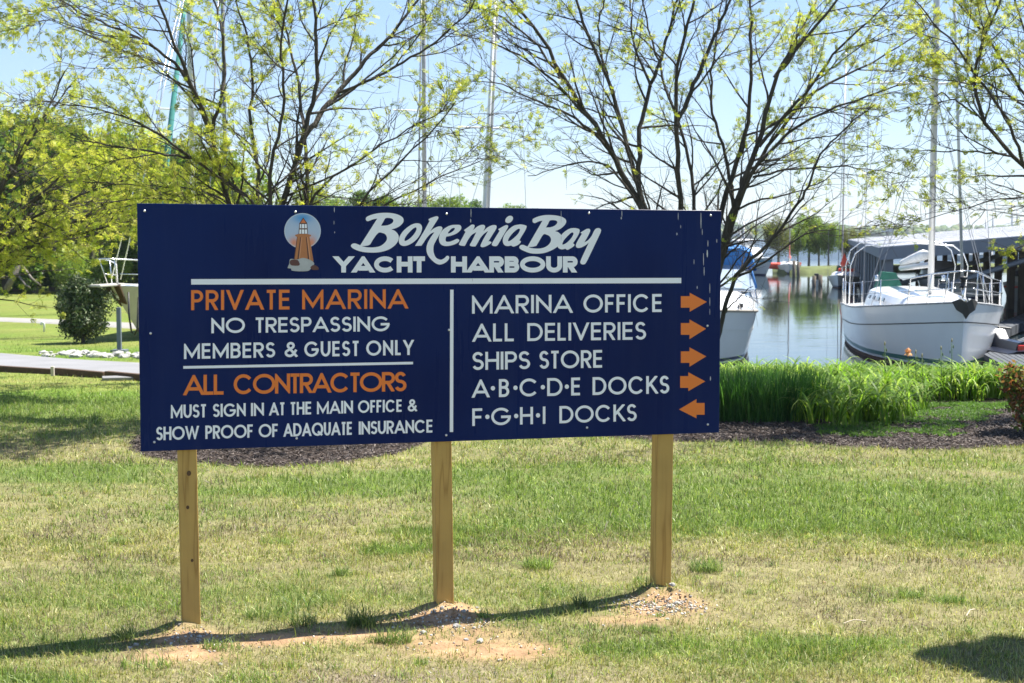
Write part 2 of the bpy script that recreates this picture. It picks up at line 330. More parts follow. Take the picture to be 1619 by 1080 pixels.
# posts of treated pine
def woodmat():
    m, t, b = newmat('treated_pine'); N = t.nodes; L = t.links; b.inputs['Roughness'].default_value = .75
    tc = N.new('ShaderNodeTexCoord'); mp = N.new('ShaderNodeMapping'); mp.inputs['Scale'].default_value = (1, 1, .07); L.new(tc.outputs['Object'], mp.inputs[0])
    nz = N.new('ShaderNodeTexNoise'); nz.inputs['Scale'].default_value = 9; nz.inputs['Detail'].default_value = 3; L.new(mp.outputs[0], nz.inputs[0])
    ml = N.new('ShaderNodeMath'); ml.operation = 'MULTIPLY'; ml.inputs[1].default_value = 13; L.new(nz.outputs[0], ml.inputs[0])
    fr = N.new('ShaderNodeMath'); fr.operation = 'PINGPONG'; fr.inputs[1].default_value = 1; L.new(ml.outputs[0], fr.inputs[0])
    cr = N.new('ShaderNodeValToRGB'); e = cr.color_ramp.elements; e[0].position = 0; e[0].color = (.50, .32, .085, 1); e[1].position = 1; e[1].color = (.35, .20, .045, 1); e2 = cr.color_ramp.elements.new(.7); e2.color = (.48, .30, .08, 1)
    L.new(fr.outputs[0], cr.inputs[0])
    n3 = N.new('ShaderNodeTexNoise'); n3.inputs['Scale'].default_value = 5; n3.inputs['Detail'].default_value = 6; L.new(tc.outputs['Object'], n3.inputs[0])
    mr = N.new('ShaderNodeMapRange'); mr.inputs[3].default_value = .75; mr.inputs[4].default_value = 1.2; L.new(n3.outputs[0], mr.inputs[0])
    sc = N.new('ShaderNodeVectorMath'); sc.operation = 'SCALE'; L.new(cr.outputs[0], sc.inputs[0]); L.new(mr.outputs[0], sc.inputs['Scale']); L.new(sc.outputs[0], b.inputs['Base Color'])
    bp = N.new('ShaderNodeBump'); bp.inputs['Strength'].default_value = .25; bp.inputs['Distance'].default_value = .004; L.new(fr.outputs[0], bp.inputs['Height']); L.new(bp.outputs[0], b.inputs['Normal'])
    return m
M_pine = woodmat(); M_knot = mat('pine_knot', (.10, .05, .02), .8, var=.3, scale=60)
ang = math.atan2(UD.y, UD.x)
for i, p in enumerate(POSTS):
    W = .092; lean = (-.006, -.012, .008)[i]
    b0 = p; z0 = -.12
    P = []
    for z in (z0, 2.0):
        for sy in (1, -1):
            for sx_ in (-1, 1):
                q = b0+UD*(sx_*W/2+lean*(z-1))-ND*(sy*W/2)*1.0; P.append(Vector((q.x, q.y, z)))
    mb = MB(); mb.hexa([SI @ v for v in P])
    po = mb.build('post', M_pine, sign); bevel(po, .004, 2)
    if i == 0:
        for (kx, kz, kr) in ((299, 749, .011), (297, 803, .008), (304, 887, .007)):
            c = onsign(kx, kz)-ND*.0135; a = MB()
            a.add([SI @ (c+UD*kr*math.cos(q*math.pi/5)+Vector((0, 0, kr*1.25*math.sin(q*math.pi/5)))+ND*.0008) for q in range(10)]+[SI @ (c+ND*.0012)], [(q, (q+1) % 10, 10) for q in range(10)])
            a.build('knot', M_knot, po)

# --- lettering: strokes traced as flat vinyl
M_vw = mat('white_vinyl', (.84, .86, .88), .35, var=.04, scale=3)
M_vo = mat('orange_vinyl', (.78, .19, .02), .4, var=.05, scale=3)
def arc(cx, cy, rx, ry, a0, a1, n=22):
    return [(cx+rx*math.cos(math.radians(a0+(a1-a0)*i/n)), cy+ry*math.sin(math.radians(a0+(a1-a0)*i/n))) for i in range(n+1)]
GW = dict(A=.80, B=.56, C=.86, D=.74, E=.50, F=.47, G=.93, H=.62, I=0, K=.62, L=.42, M=.88, N=.66, O=.98, P=.54, Q=1.0, R=.57, S=.52, T=.46, U=.62, V=.74, W=1.05, Y=.68)
GW['&'] = .66
def glyph(c, W, t):
    k = (1-t)/max(W-t, .01); e = .12 if t < .2 else .9
    if c == 'A': return [[(-.5*e, -e), (.5, 1.0), (1+.5*e, -e)], [(.2, .27 if t < .2 else .16), (.8, .27 if t < .2 else .16)]]
    if c == 'V': return [[(-.5*e, 1+e), (.5, 0), (1+.5*e, 1+e)]]
    if c == 'W': return [[(-.03, 1.12), (.25, 0), (.5, 1.0), (.75, 0), (1.03, 1.12)]]
    if c == 'Y': return [[(.5-.82*(.58+e), 1+e), (.5, .42), (.5+.82*(.58+e), 1+e)], [(.5, .5), (.5, -e)]]
    if c == 'M': return [[(0, -.1), (0, .94), (.5, .12), (1, .94), (1, -.1)]]
    if c == 'N': return [[(0, -.1), (0, .93), (1, .07), (1, 1.1)]]
    if c == 'I': return [[(.5, -.1), (.5, 1.1)]]
    if c == 'H': return [[(0, -e), (0, 1+e)], [(1, -e), (1, 1+e)], [(0, .52), (1, .52)]]
    if c == 'L': return [[(0, 1.1), (0, 0), (1.12, 0)]]
    if c == 'T': return [[(-e, 1), (1+e, 1)], [(.5, 1), (.5, -e)]]
    if c == 'E': return [[(1.12, 1), (0, 1), (0, 0), (1.12, 0)], [(0, .52), (1.05, .52)]]
    if c == 'F': return [[(1.12, 1), (0, 1), (0, -.1)], [(0, .50), (1.0, .50)]]
    if c == 'K': return [[(0, -.1), (0, 1.1)], [(1.02, 1.1), (.0, .38)], [(.28, .6), (1.1, -.1)]]
    if c == 'O': return [arc(.5, .5, .5, .5, 0, 360, 40)]
    if c == 'Q': return [arc(.5, .5, .5, .5, 0, 360, 40), [(.55, .3), (1.0, -.05)]]
    if c == 'C': return [arc(.5, .5, .5, .5, 38, 322, 34)]
    if c == 'G': return [arc(.5, .5, .5, .5, 38, 360, 36)+[], [(1.07, .47), (.5, .47)]]
    if c == 'U': return [[(0, 1+e)]+arc(.5, .42, .5, .42, 180, 360, 22)+[(1, 1+e)]]
    if c == 'D': return [[(0, 0), (.3, 0)]+arc(1-.5*min(k, 1.3), .5, .5*min(k, 1.3), .5, -90, 90, 22)+[(0, 1), (0, 0), (.1, 0)]]
    r = .255*k
    if c == 'P': return [[(0, -.1), (0, 1)]+arc(1-.27*k, .73, .27*k, .27, 90, -90, 16)+[(0, .46)]]
    if c == 'R': return [[(0, -e), (0, 1)]+arc(1-.27*k, .73, .27*k, .27, 90, -90, 16)+[(0, .46)], [(.42, .46), (.42+.46+e if t < .2 else .42+(.46+e)*.75, -e)]]
    if c == 'B': return [[(0, .54)]+[(0, 1)]+arc(.93-.23*k, .77, .23*k, .23, 90, -90, 14)+[(.1, .54)], [(0, .54), (.4, .54)]+arc(1-.27*k, .27, .27*k, .27, 90, -90, 14)+[(0, 0), (0, .56)]]
    if c == 'S': return [arc(.5, .755, .46, .245, 22, 270, 18)[:-1]+arc(.5, .255, .5, .255, 90, -158, 18)]
    if c == '&': return [[(1.08, -.08), (.22, .72)]+arc(.47, .80, .27, .2, 200, -20, 12)+[(.66, .66), (.1, .38)]+arc(.38, .24, .38, .24, 160, 290, 12)+[(.75, .14), (1.0, .48)]]
    return []
def clip(poly, y0=0., y1=1.):
    for s, lim in ((1, y0), (-1, -y1)):
        out = []
        for i in range(len(poly)):
            a, b_ = poly[i-1], poly[i]; da = s*a[1]-lim; db = s*b_[1]-lim
            if (da >= 0) != (db >= 0):
                q = da/(da-db); out.append((a[0]+(b_[0]-a[0])*q, a[1]+(b_[1]-a[1])*q))
            if db >= 0: out.append(b_)
        poly = out
        if not poly: return []
    return poly
def stroke(P, t):
    n = len(P); cl = n > 2 and math.dist(P[0], P[-1]) < 1e-4; Lf = []; Rt = []
    for i in range(n):
        a = P[i-1] if i > 0 else (P[-2] if cl else None); c = P[i+1] if i < n-1 else (P[1] if cl else None); p = P[i]
        d1 = None if a is None else ((p[0]-a[0]), (p[1]-a[1])); d2 = None if c is None else ((c[0]-p[0]), (c[1]-p[1]))
        def nm(d): l = math.hypot(*d) or 1; return (-d[1]/l, d[0]/l)
        if d1 is None: m_ = nm(d2); k = 1
        elif d2 is None: m_ = nm(d1); k = 1
        else:
            n1_, n2_ = nm(d1), nm(d2); sx_ = n1_[0]+n2_[0]; sy_ = n1_[1]+n2_[1]; l = math.hypot(sx_, sy_)
            if l < .2: m_ = n1_; k = 1
            else: m_ = (sx_/l, sy_/l); k = min(1/max(m_[0]*n1_[0]+m_[1]*n1_[1], .28), 3.2)
        Lf.append((p[0]+m_[0]*t/2*k, p[1]+m_[1]*t/2*k)); Rt.append((p[0]-m_[0]*t/2*k, p[1]-m_[1]*t/2*k))
    return [[Lf[i], Lf[i+1], Rt[i+1], Rt[i]] for i in range(n-1)]
LAYER = [0]
def word(txt, x0, x1, yt, yb, t, mb, tr=.12, xr=None):
    """fit a word between x0 and x1 (photo measures of the sign face); cap top line yt=(left,right), base yb"""
    aspect = (x1-x0)/abs((yb[0]+yb[1]-yt[0]-yt[1])/2)
    ws = [GW.get(c, .5) if c != 'I' else t for c in txt]
    nat = sum(w_ if c != 'I' else 0 for w_, c in zip(ws, txt)); fixed = sum(t for c in txt if c == 'I')+tr*(len(txt)-1)
    s = (aspect-fixed)/max(nat, .01); x = 0
    for c, w_ in zip(txt, ws):
        W = t if c == 'I' else w_*s
        for k, pl in enumerate(glyph(c, W, t)):
            pts = [(x+t/2+u*(W-t), t/2+v*(1-t)) for u, v in pl]
            for qi, q in enumerate(stroke(pts, t)):
                q = clip(q)
                if c in 'EFLT' and q: q = [(min(max(a, x), x+W), b_) for a, b_ in q]
                if len(q) < 3: continue
                V = []
                for (a, b_) in q:
                    f = a/aspect; px = x0+f*(x1-x0); T = yt[0]+(yt[1]-yt[0])*f; B = yb[0]+(yb[1]-yb[0])*f
                    V.append(SI @ onsign(px, B+(T-B)*b_, .0012+.0003*k+.00001*qi))
                mb.add(V, [tuple(range(len(V)))])
        x += W+tr
def yl(x0, x1, a, b_, X0, X1):   # line heights interpolated to a word's ends
    f = lambda x: a+(b_-a)*(x-X0)/(X1-X0); return (f(x0), f(x1))
def line(words, X, T, B, t, m, tr=.12, label=None):
    for txt, x0, x1 in words:
        mb = MB(); word(txt, x0, x1, yl(x0, x1, T[0], T[1], *X), yl(x0, x1, B[0], B[1], *X), t, mb, tr)
        o = mb.build('word', m, sign); o['label'] = ('orange' if m is M_vo else 'white')+' word '+txt
line([('PRIVATE', 302.2, 458.6), ('MARINA', 477.6, 644.5)], (302, 644), (458.8, 457.2), (490.5, 487.8), .155, M_vo, .13, 'orange words PRIVATE MARINA')
line([('NO', 334.1, 387.2), ('TRESPASSING', 403.5, 616)], (334, 616), (502.6, 500.1), (527, 523.7), .165, M_vw, .10, 'white words NO TRESPASSING')
line([('MEMBERS', 290.8, 435), ('&', 449.9, 470.3), ('GUEST', 481, 567.9), ('ONLY', 578.9, 654)], (290, 654), (543.4, 537.3), (567.7, 561.2), .165, M_vw, .12, 'white words MEMBERS & GUEST ONLY')
line([('ALL', 290.5, 354.6), ('CONTRACTORS', 369.4, 642.6)], (290, 642), (593.1, 587.8), (625, 618.5), .165, M_vo, -.02, 'orange words ALL CONTRACTORS')
line([('MUST', 270, 326.5), ('SIGN', 336.4, 388.4), ('IN', 396.7, 417.2), ('AT', 425.6, 450.6), ('THE', 458.6, 492.7), ('MAIN', 501, 558), ('OFFICE', 566, 635.8), ('&', 644.5, 659.3)], (270, 659), (640.2, 631), (661.4, 650.4), .165, M_vw, .06, 'white words MUST SIGN IN AT THE MAIN OFFICE &')
line([('SHOW', 246.8, 314.4), ('PROOF', 324.6, 400.5), ('OF', 408.9, 440), ('ADAQUATE', 448.3, 557.2), ('INSURANCE', 567.1, 684.4)], (247, 684), (675, 663.3), (696.3, 683.8), .165, M_vw, .04, 'white words SHOW PROOF OF ADAQUATE INSURANCE')
line([('MARINA', 746.2, 904.8), ('OFFICE', 922.3, 1046.7)], (746, 1047), (467.1, 464.8), (496, 493.3), .15, M_vw, .12, 'white words MARINA OFFICE')
line([('ALL', 747.3, 813), ('DELIVERIES', 833.5, 1021.3)], (747, 1021), (511.9, 508.9), (540.4, 536.9), .15, M_vw, .12, 'white words ALL DELIVERIES')
line([('SHIPS', 746.5, 838), ('STORE', 852.4, 952.6)], (746, 952), (556.7, 553.3), (585.1, 581.3), .15, M_vw, .09, 'white words SHIPS STORE')
zz = lambda v: 690+v/2.635
def letters(lst, dots, word2, X, T, B, label):
    for c, a, b_ in lst+word2:
        mb = MB(); word(c, a, b_, yl(a, b_, T[0], T[1], *X), yl(a, b_, B[0], B[1], *X), .15, mb, .10); mb.build('word' if len(c) > 1 else 'letter', M_vw, sign)['label'] = 'white '+('word ' if len(c) > 1 else 'letter ')+c
    for d in dots:
        mb = MB()
        ym = (yl(d, d, T[0], T[1], *X)[0]+yl(d, d, B[0], B[1], *X)[0])/2
        mb.add([SI @ onsign(d+3.4*math.cos(q*math.pi/8), ym+3.6*math.sin(q*math.pi/8), .0012) for q in range(16)], [tuple(range(16))]); mb.build('dot', M_vw, sign)
letters([('A', zz(149), zz(220)), ('B', zz(260), zz(303)), ('C', zz(346), zz(425)), ('D', zz(461), zz(525)), ('E', zz(561), zz(600))], [zz(235), zz(329), zz(443), zz(543)], [('DOCKS', 936.7, 1058.1)], (746, 1058), (600.3, 593.9), (628.8, 622), 'white letters A B C D E DOCKS with dots')
letters([('F', zz(149), zz(192)), ('G', zz(228), zz(310)), ('H', zz(348), zz(402)), ('I', zz(443), zz(452))], [zz(212), zz(332), zz(423)], [('DOCKS', 884.3, 1006.5)], (746, 1006), (645.9, 638.7), (673.6, 665.6), 'white letters F G H I DOCKS with dots')
mb = MB()
word('YACHT', 529.5, 671.8, (405.3, 405.3), (430.9, 430.9), .29, mb, .045); mb.build('word', M_vw, sign)['label'] = 'bold white word YACHT'; mb = MB()
word('HARBOUR', 712.9, 913.1, (405.3, 405.3), (430.9, 430.9), .29, mb, .05)
mb.build('word', M_vw, sign)['label'] = 'bold white word HARBOUR'
# rules
def quad(name, P, m, off=.0012, label=None): return sm(name, [onsign(x, y, off) for x, y in P], [tuple(range(len(P)))], m, label)
quad('rule', [(302.2, 441.3), (1077, 439.4), (1077, 447.8), (302.2, 450)], M_vw, label='thick white horizontal rule')
quad('rule', [(289.7, 578.8), (652.9, 572), (652.9, 576), (289.7, 583)], M_vw, label='thin white horizontal rule')
quad('rule', [(711.6, 458), (717, 458), (716.4, 683), (711, 683)], M_vw, label='white vertical rule')
for (tip, body, back, by0, by1, hy0, hy1, ty) in ((1126, 1018, 1055, 417, 465, 403, 482, 441), (1123, 1018, 1054, 529, 578, 514, 596, 553), (1124, 1018, 1054, 647, 695, 630, 711, 668), (1120, 1015, 1049, 750, 799, 734, 813, 772), (1010, 1117, 1083, 862, 911, 846, 926, 889)):
    yy = lambda v: 310+v/2.635
    quad('arrow', [(zz(body), yy(by0)), (zz(back), yy(by0)), (zz(back), yy(hy0)), (zz(tip), yy(ty)), (zz(back), yy(hy1)), (zz(back), yy(by1)), (zz(body), yy(by1))], M_vo, label='orange arrow pointing left' if tip < 1050 else None)
# script words
def smooth_loop(P, n=5):
    out = []; m_ = len(P)
    for i in range(m_):
        p0, p1, p2, p3 = P[i-1], P[i], P[(i+1) % m_], P[(i+2) % m_]
        s1 = len(p1) > 2; s2 = len(p2) > 2
        for k in range(n):
            u = k/n
            t1 = ((p2[0]-p0[0])/2, (p2[1]-p0[1])/2) if not s1 else (p2[0]-p1[0], p2[1]-p1[1])
            t2 = ((p3[0]-p1[0])/2, (p3[1]-p1[1])/2) if not s2 else (p2[0]-p1[0], p2[1]-p1[1])
            h = (2*u**3-3*u**2+1, u**3-2*u**2+u, -2*u**3+3*u**2, u**3-u**2)
            out.append((h[0]*p1[0]+h[1]*t1[0]+h[2]*p2[0]+h[3]*t2[0], h[0]*p1[1]+h[1]*t1[1]+h[2]*p2[1]+h[3]*t2[1]))
    return out
def filled(loops, ox, oy, sc, off, mb):
    L_ = [smooth_loop(l) for l in loops]; tris = tessellate_polygon([[Vector((x, y, 0)) for x, y in l] for l in L_])
    flat = [p for l in L_ for p in l]
    mb.add([SI @ onsign(ox+x/sc, oy+y/sc, off) for x, y in flat], [tuple(t_) for t_ in tris])
z_ = 1
B1 = [[(305, 165), (330, 135), (400, 105), (500, 80), (620, 70), (740, 75), (850, 100), (930, 145), (950, 195), (935, 245), (880, 300), (810, 335), (740, 352, 1), (800, 378), (850, 430), (868, 490), (850, 560), (800, 625), (710, 690), (600, 730), (480, 748), (350, 748), (240, 735), (140, 705), (70, 665), (52, 630), (75, 600), (120, 592), (170, 608), (210, 625, 1), (500, 170, 1), (430, 182), (370, 205), (340, 214), (312, 200)],
      [(520, 413), (590, 415), (640, 440), (665, 490), (660, 535), (620, 590), (545, 640), (440, 660), (330, 658), (235, 640, 1), (300, 634), (350, 625), (382, 608, 1), (440, 510)], [(640, 165), (700, 158), (755, 172), (775, 205), (755, 245), (690, 278), (620, 290), (565, 290, 1), (600, 230)]]
o1 = [[(1180, 248), (1240, 265), (1265, 320), (1250, 400), (1200, 490), (1120, 570), (1020, 625), (940, 635), (885, 605), (868, 540), (890, 460), (950, 375), (1040, 300), (1110, 262)], [(1165, 322), (1168, 360), (1130, 430), (1060, 505), (985, 550), (965, 535), (985, 480), (1040, 410), (1100, 350), (1140, 325)]]
h1 = [[(1375, 190), (1400, 165), (1500, 130), (1535, 135), (1542, 165), (1490, 250), (1405, 385, 1), (1470, 335), (1540, 305), (1590, 305), (1612, 335), (1590, 390), (1540, 480), (1490, 570), (1462, 640), (1462, 740), (1500, 830), (1560, 866), (1601, 868), (1651, 840), (1681, 808), (1711, 805), (1729, 830), (1716, 870), (1671, 915), (1611, 945), (1551, 952), (1480, 920), (1400, 845), (1352, 765), (1340, 680), (1355, 600), (1400, 510), (1475, 400, 1), (1410, 430), (1345, 500), (1295, 575), (1255, 632, 1), (1145, 635, 1), (1210, 530), (1300, 380), (1392, 210, 1)]]
e1 = [[(330, 275), (400, 280), (425, 320), (405, 370), (340, 425), (250, 460), (165, 478, 1), (155, 530), (170, 562), (230, 562), (300, 535), (350, 515), (385, 530), (385, 560), (340, 595), (260, 625), (170, 638), (100, 625), (55, 580), (42, 510), (60, 430), (110, 360), (190, 305), (260, 280)], [(305, 328), (310, 350), (280, 385), (230, 415), (195, 420), (215, 385), (260, 340)]]
m1 = [[(470, 370), (490, 350), (560, 300), (600, 272), (640, 275), (650, 305), (625, 365, 1), (690, 310), (750, 280), (800, 275), (828, 295), (825, 330), (800, 385, 1), (870, 320), (940, 285), (1000, 280), (1025, 300), (1015, 350), (960, 440), (885, 560, 1), (910, 555), (938, 575), (925, 595), (850, 640), (790, 658), (755, 645), (755, 615), (800, 520), (880, 380, 1), (810, 430), (750, 500), (700, 590), (665, 645, 1), (600, 642), (568, 620), (600, 560), (665, 430), (680, 400, 1), (600, 450), (540, 530), (490, 625), (470, 635), (410, 628), (383, 610), (400, 570), (450, 480), (495, 395, 1)]]
i1 = [[(1055, 350), (1080, 335), (1140, 300), (1190, 280), (1220, 290), (1215, 330), (1150, 440), (1080, 560), (1035, 630), (990, 640), (950, 625), (950, 590), (1000, 500), (1075, 380, 1)]]
id1 = [[(1260, 120), (1300, 140), (1300, 190), (1260, 235), (1215, 245), (1178, 225), (1178, 180), (1215, 135)]]
a1 = [[(1380, 275), (1440, 268), (1520, 285), (1538, 310), (1510, 380), (1460, 460), (1415, 540, 1), (1440, 560), (1430, 585), (1380, 625), (1310, 648), (1275, 630), (1220, 638), (1165, 625), (1133, 570), (1140, 490), (1190, 400), (1260, 330), (1320, 290)], [(1418, 345), (1422, 370), (1390, 430), (1320, 500), (1250, 550), (1222, 548), (1235, 505), (1290, 430), (1360, 365), (1400, 343)]]
B2 = [[(235, 200), (250, 170), (330, 135), (430, 112), (540, 108), (650, 118), (750, 145), (805, 190), (805, 245), (765, 300), (700, 350), (620, 382, 1), (680, 405), (730, 460), (745, 540), (720, 600), (660, 650), (560, 710), (440, 755), (320, 768), (200, 760), (100, 725), (30, 690), (10, 655), (35, 622), (80, 618), (120, 635), (150, 645, 1), (405, 205, 1), (340, 218), (280, 245), (245, 235)], [(530, 205), (580, 195), (640, 205), (658, 240), (620, 285), (550, 315), (465, 322, 1), (500, 260)], [(420, 442), (480, 445), (530, 475), (552, 530), (530, 590), (470, 645), (390, 675), (290, 680), (200, 668), (172, 655, 1), (240, 650), (300, 635, 1), (340, 570)]]
a2 = [[(860, 345), (930, 330), (1010, 340), (1040, 370), (1020, 440), (960, 540), (925, 590, 1), (950, 610), (940, 640), (880, 680), (830, 703), (795, 685), (740, 695), (690, 680), (665, 645), (680, 560), (720, 460), (780, 395)], [(925, 408), (932, 440), (890, 510), (820, 580), (760, 612), (745, 600), (770, 540), (830, 470), (890, 415)]]
y1 = [[(1055, 410), (1090, 385), (1160, 345), (1205, 345), (1220, 380), (1180, 470), (1120, 575, 1), (1180, 540), (1240, 470), (1285, 380), (1320, 340), (1370, 332), (1403, 360), (1395, 410), (1330, 550), (1230, 760), (1150, 920), (1110, 950), (1070, 945), (1050, 915), (1070, 850), (1130, 720), (1195, 580, 1), (1140, 625), (1060, 665), (1000, 668), (975, 640), (985, 590), (1040, 490), (1080, 425, 1)]]
for lp, ox in ((B1, 550), (o1, 550), (h1, 550), (e1, 690), (m1, 690), (i1, 690), (id1, 690), (a1, 690), (B2, 820), (a2, 820), (y1, 820)):
    mb = MB(); filled(lp, ox, 330, 10.793, .0014 if lp is not a2 else .0017, mb)
    mb.build('script_letter', M_vw, sign)['label'] = 'white flowing script letter of the words Bohemia Bay'
# lighthouse emblem (flat print)
LX = lambda x, y: (430+x/8.305, 320+y/8.305)
emb = empty('emblem', (0, 0, 0)); emb.parent = sign; emb['label'] = 'round blue and orange lighthouse emblem'
def em(name, P, m, off, sm_=True):
    L_ = smooth_loop(P, 4) if sm_ else P; tr_ = tessellate_polygon([[Vector((p[0], p[1], 0)) for p in L_]])
    return mesh(name, [SI @ onsign(*LX(p[0], p[1]), off) for p in L_], [tuple(q) for q in tr_], m, emb)
m, t, b = newmat('emblem_sky_print'); N = t.nodes; L = t.links; b.inputs['Roughness'].default_value = .4
cA = N.new('ShaderNodeAttribute'); cA.attribute_name = 'Col'; L.new(cA.outputs['Color'], b.inputs['Base Color']); M_emb = m
V = []; cl_ = []; Fc = []; nr = 14; na = 40
for i in range(nr+1):
    for k in range(na):
        r = i/nr; x = 401+240*r*math.cos(2*math.pi*k/na); y = 375+234*r*math.sin(2*math.pi*k/na)
        V.append(SI @ onsign(*LX(x, y), .0012)); c = np.array([.42, .52, .66])
        bl = math.exp(-(((x-400)/130)**2+((y-205)/65)**2)); c = c*(1-bl)+np.array([.06, .30, .62])*bl
        og = min(1, math.exp(-(((x-290)/60)**2+((y-530)/70)**2))+math.exp(-(((x-520)/60)**2+((y-530)/80)**2))); c = c*(1-og)+np.array([.72, .25, .12])*og
        if r > .95: c = np.array([.6, .65, .72])
        cl_.append(c)
Fc = [(i*na+k, i*na+(k+1) % na, (i+1)*na+(k+1) % na, (i+1)*na+k) for i in range(nr) for k in range(na)]
mesh('sky_disc', V, Fc, M_emb, emb, cols=np.array(cl_))
M_tb = mat('tower_brown_print', (.46, .17, .055), .45, var=.08, scale=20); M_td = mat('dark_line_print', (.10, .035, .02), .45); M_th = mat('tower_light_print', (.60, .26, .12), .45)
M_rg = mat('rock_grey_print', (.42, .43, .42), .45, var=.12, scale=30); M_rb = mat('rock_brown_print', (.10, .035, .025), .45)
M_roofp = mat('roof_orange_print', (.62, .17, .05), .45)
em('tower', [(330, 440), (490, 440), (545, 775), (285, 775)], M_tb, .0015, False)
for P in ([(372, 450), (384, 450), (348, 775), (328, 775)], [(444, 450), (456, 450), (492, 775), (474, 775)], [(328, 450), (336, 450), (296, 760), (286, 760)]): em('tower_line', P, M_td, .0018, False)
for P in ([(384, 450), (396, 450), (362, 770), (348, 770)], [(456, 450), (470, 450), (508, 770), (492, 770)]): em('tower_highlight', P, M_th, .0018, False)
em('gallery', [(310, 425), (400, 408), (505, 425), (510, 442), (490, 452), (400, 458), (330, 452), (308, 442)], M_tb, .002); 
em('lantern', [(358, 275), (462, 275), (472, 415), (348, 415)], M_td, .0021, False)
for P in ([(366, 285), (384, 285), (384, 340), (364, 340)], [(392, 285), (424, 285), (424, 340), (392, 340)], [(432, 285), (455, 285), (457, 340), (432, 340)], [(362, 356), (384, 356), (384, 412), (358, 412)], [(392, 356), (424, 356), (424, 412), (392, 412)], [(432, 356), (458, 356), (463, 412), (432, 412)]): em('lantern_pane', P, M_vw, .0024, False)
em('lantern_roof_edge', [(410, 198), (466, 280), (356, 280)], M_td, .0026, False); em('lantern_roof', [(410, 215), (447, 270), (374, 270)], M_roofp, .0028, False)
em('rock', [(400, 730), (460, 740), (540, 780), (550, 820), (510, 870), (470, 900), (350, 905), (260, 895), (250, 870), (205, 860), (225, 810), (240, 745), (320, 750), (350, 745)], M_rg, .0024)
em('rock', [(250, 755), (330, 755), (362, 800), (350, 830), (260, 828), (232, 795)], M_rb, .0027); em('rock', [(505, 850), (545, 822), (600, 845), (612, 880), (560, 888), (520, 880)], M_rb, .0027)
# screws
M_screw = mat('zinc_screw', (.75, .75, .73), .3, metal=.7, var=.1)
for x, y in ((228.5, 333.5), (467, 335), (706, 338), (931, 337), (1123.5, 340.5), (238, 527), (710, 521.5), (1118.5, 515), (244, 699), (469, 693), (705.5, 688), (928, 676), (1119, 671)):
    c = onsign(x, y); mb = MB(); n = 10
    prof = [(.0065, .0), (.006, .003), (.0035, .0048), (.0001, .005)]
    V = [SI @ (c+UD*(r*math.cos(2*math.pi*k/n))+Vector((0, 0, r*math.sin(2*math.pi*k/n)))+ND*(h+.0005)) for r, h in prof for k in range(n)]
    mb.add(V, [(i*n+k, i*n+(k+1) % n, (i+1)*n+(k+1) % n, (i+1)*n+k) for i in range(3) for k in range(n)]); mb.build('screw', M_screw, sign, True)
# droppings and drip marks
mb = MB()
for (x, y, l, w_) in ((744.5, 330, 14, 1), (744, 346, 6, 1.6), (887, 333, 20, .8), (528.5, 328, 8, 1.2), (528, 349, 6, .9), (529, 366, 3, 1.2), (983, 333, 10, 1.2), (982, 343, 4, 2), (1072, 336, 12, 1), (1070, 368, 4, 2), (1108, 336, 26, 1.4), (1110, 362, 10, 1), (1112, 400, 20, 1), (1118, 395, 12, 2.2), (1119, 380, 10, 1.2), (1113, 422, 14, 1.2), (1122, 448, 16, 1), (1122, 470, 14, 1), (1123, 595, 7, 1.6), (1122, 488, 10, .8), (1097, 410, 8, 1), (1102, 452, 5, 1.4), (887, 372, 8, .8), (1076, 356, 5, 1), (1133, 378, 6, 1.2), (747, 440, 5, 1)):
    ps = [onsign(x+dx*w_/2, y+dy*l, .0021) for dx, dy in ((-.5, 0), (.5, .05), (1, .5), (.6, .95), (-.2, 1), (-1, .6))]
    mb.add([SI @ p for p in ps], [tuple(range(6))])
o = mb.build('dropping_streaks', mat('bird_dropping', (.55, .56, .55), .8), sign); o['kind'] = 'stuff'

# ------------------------------------------------------------ lawn grass
def blades(P, h, wd, cols, lean=.5, seg=2, curl=.4, dirn=None, flat=None):
    n = len(P); a = rng.uniform(0, 2*np.pi, n) if dirn is None else dirn
    ld = np.stack([np.cos(a), np.sin(a)], -1); b_ = rng.uniform(0, 2*np.pi, n); wv = np.stack([np.cos(b_), np.sin(b_), np.zeros(n)], -1)*(wd/2)[:, None]
    ln = (np.abs(rng.normal(0, lean, n)))*h
    V = []; rows = []
    for s in range(seg+1):
        f = s/seg; c = P.copy(); c[:, :2] += ld*(ln*(f**1.6))[:, None]; c[:, 2] += h*f*(1-curl*f*f*np.clip(ln/np.maximum(h, 1e-4), 0, 1)) * (1 if flat is None else flat)
        w_ = 1-.75*f
        if s < seg: rows += [c-wv*w_, c+wv*w_]
        else: rows += [c]
    k = 2*seg+1; V = np.stack(rows, 1).reshape(-1, 3); base = (np.arange(n)*k)[:, None]; T = []
    for s in range(seg-1): T += [[2*s, 2*s+1, 2*s+3], [2*s, 2*s+3, 2*s+2]]
    T += [[2*seg-2, 2*seg-1, 2*seg]]
    Fc = (base[:, None, :]+np.array(T)[None]).reshape(-1, 3); cc = np.repeat(cols, k, 0)
    return V, Fc, cc
def join(parts):
    Vs, Fs, Cs = [], [], []; o = 0
    for V, Fc, c in parts: Vs.append(V); Fs.append(Fc+o); Cs.append(c); o += len(V)
    return np.concatenate(Vs), np.concatenate(Fs), np.concatenate(Cs)
_r = random.Random(12)
MINI = []
for _ in range(520):
    yy0 = 4.9+9*_r.random()**1.4; xx0 = _r.uniform(-1, 1)*.42*yy0; MINI.append((xx0, yy0, _r.randint(8, 30), _r.uniform(.02, .09), _r.uniform(.04, .085), _r.choice([0, 0, 1, 1, 3])))
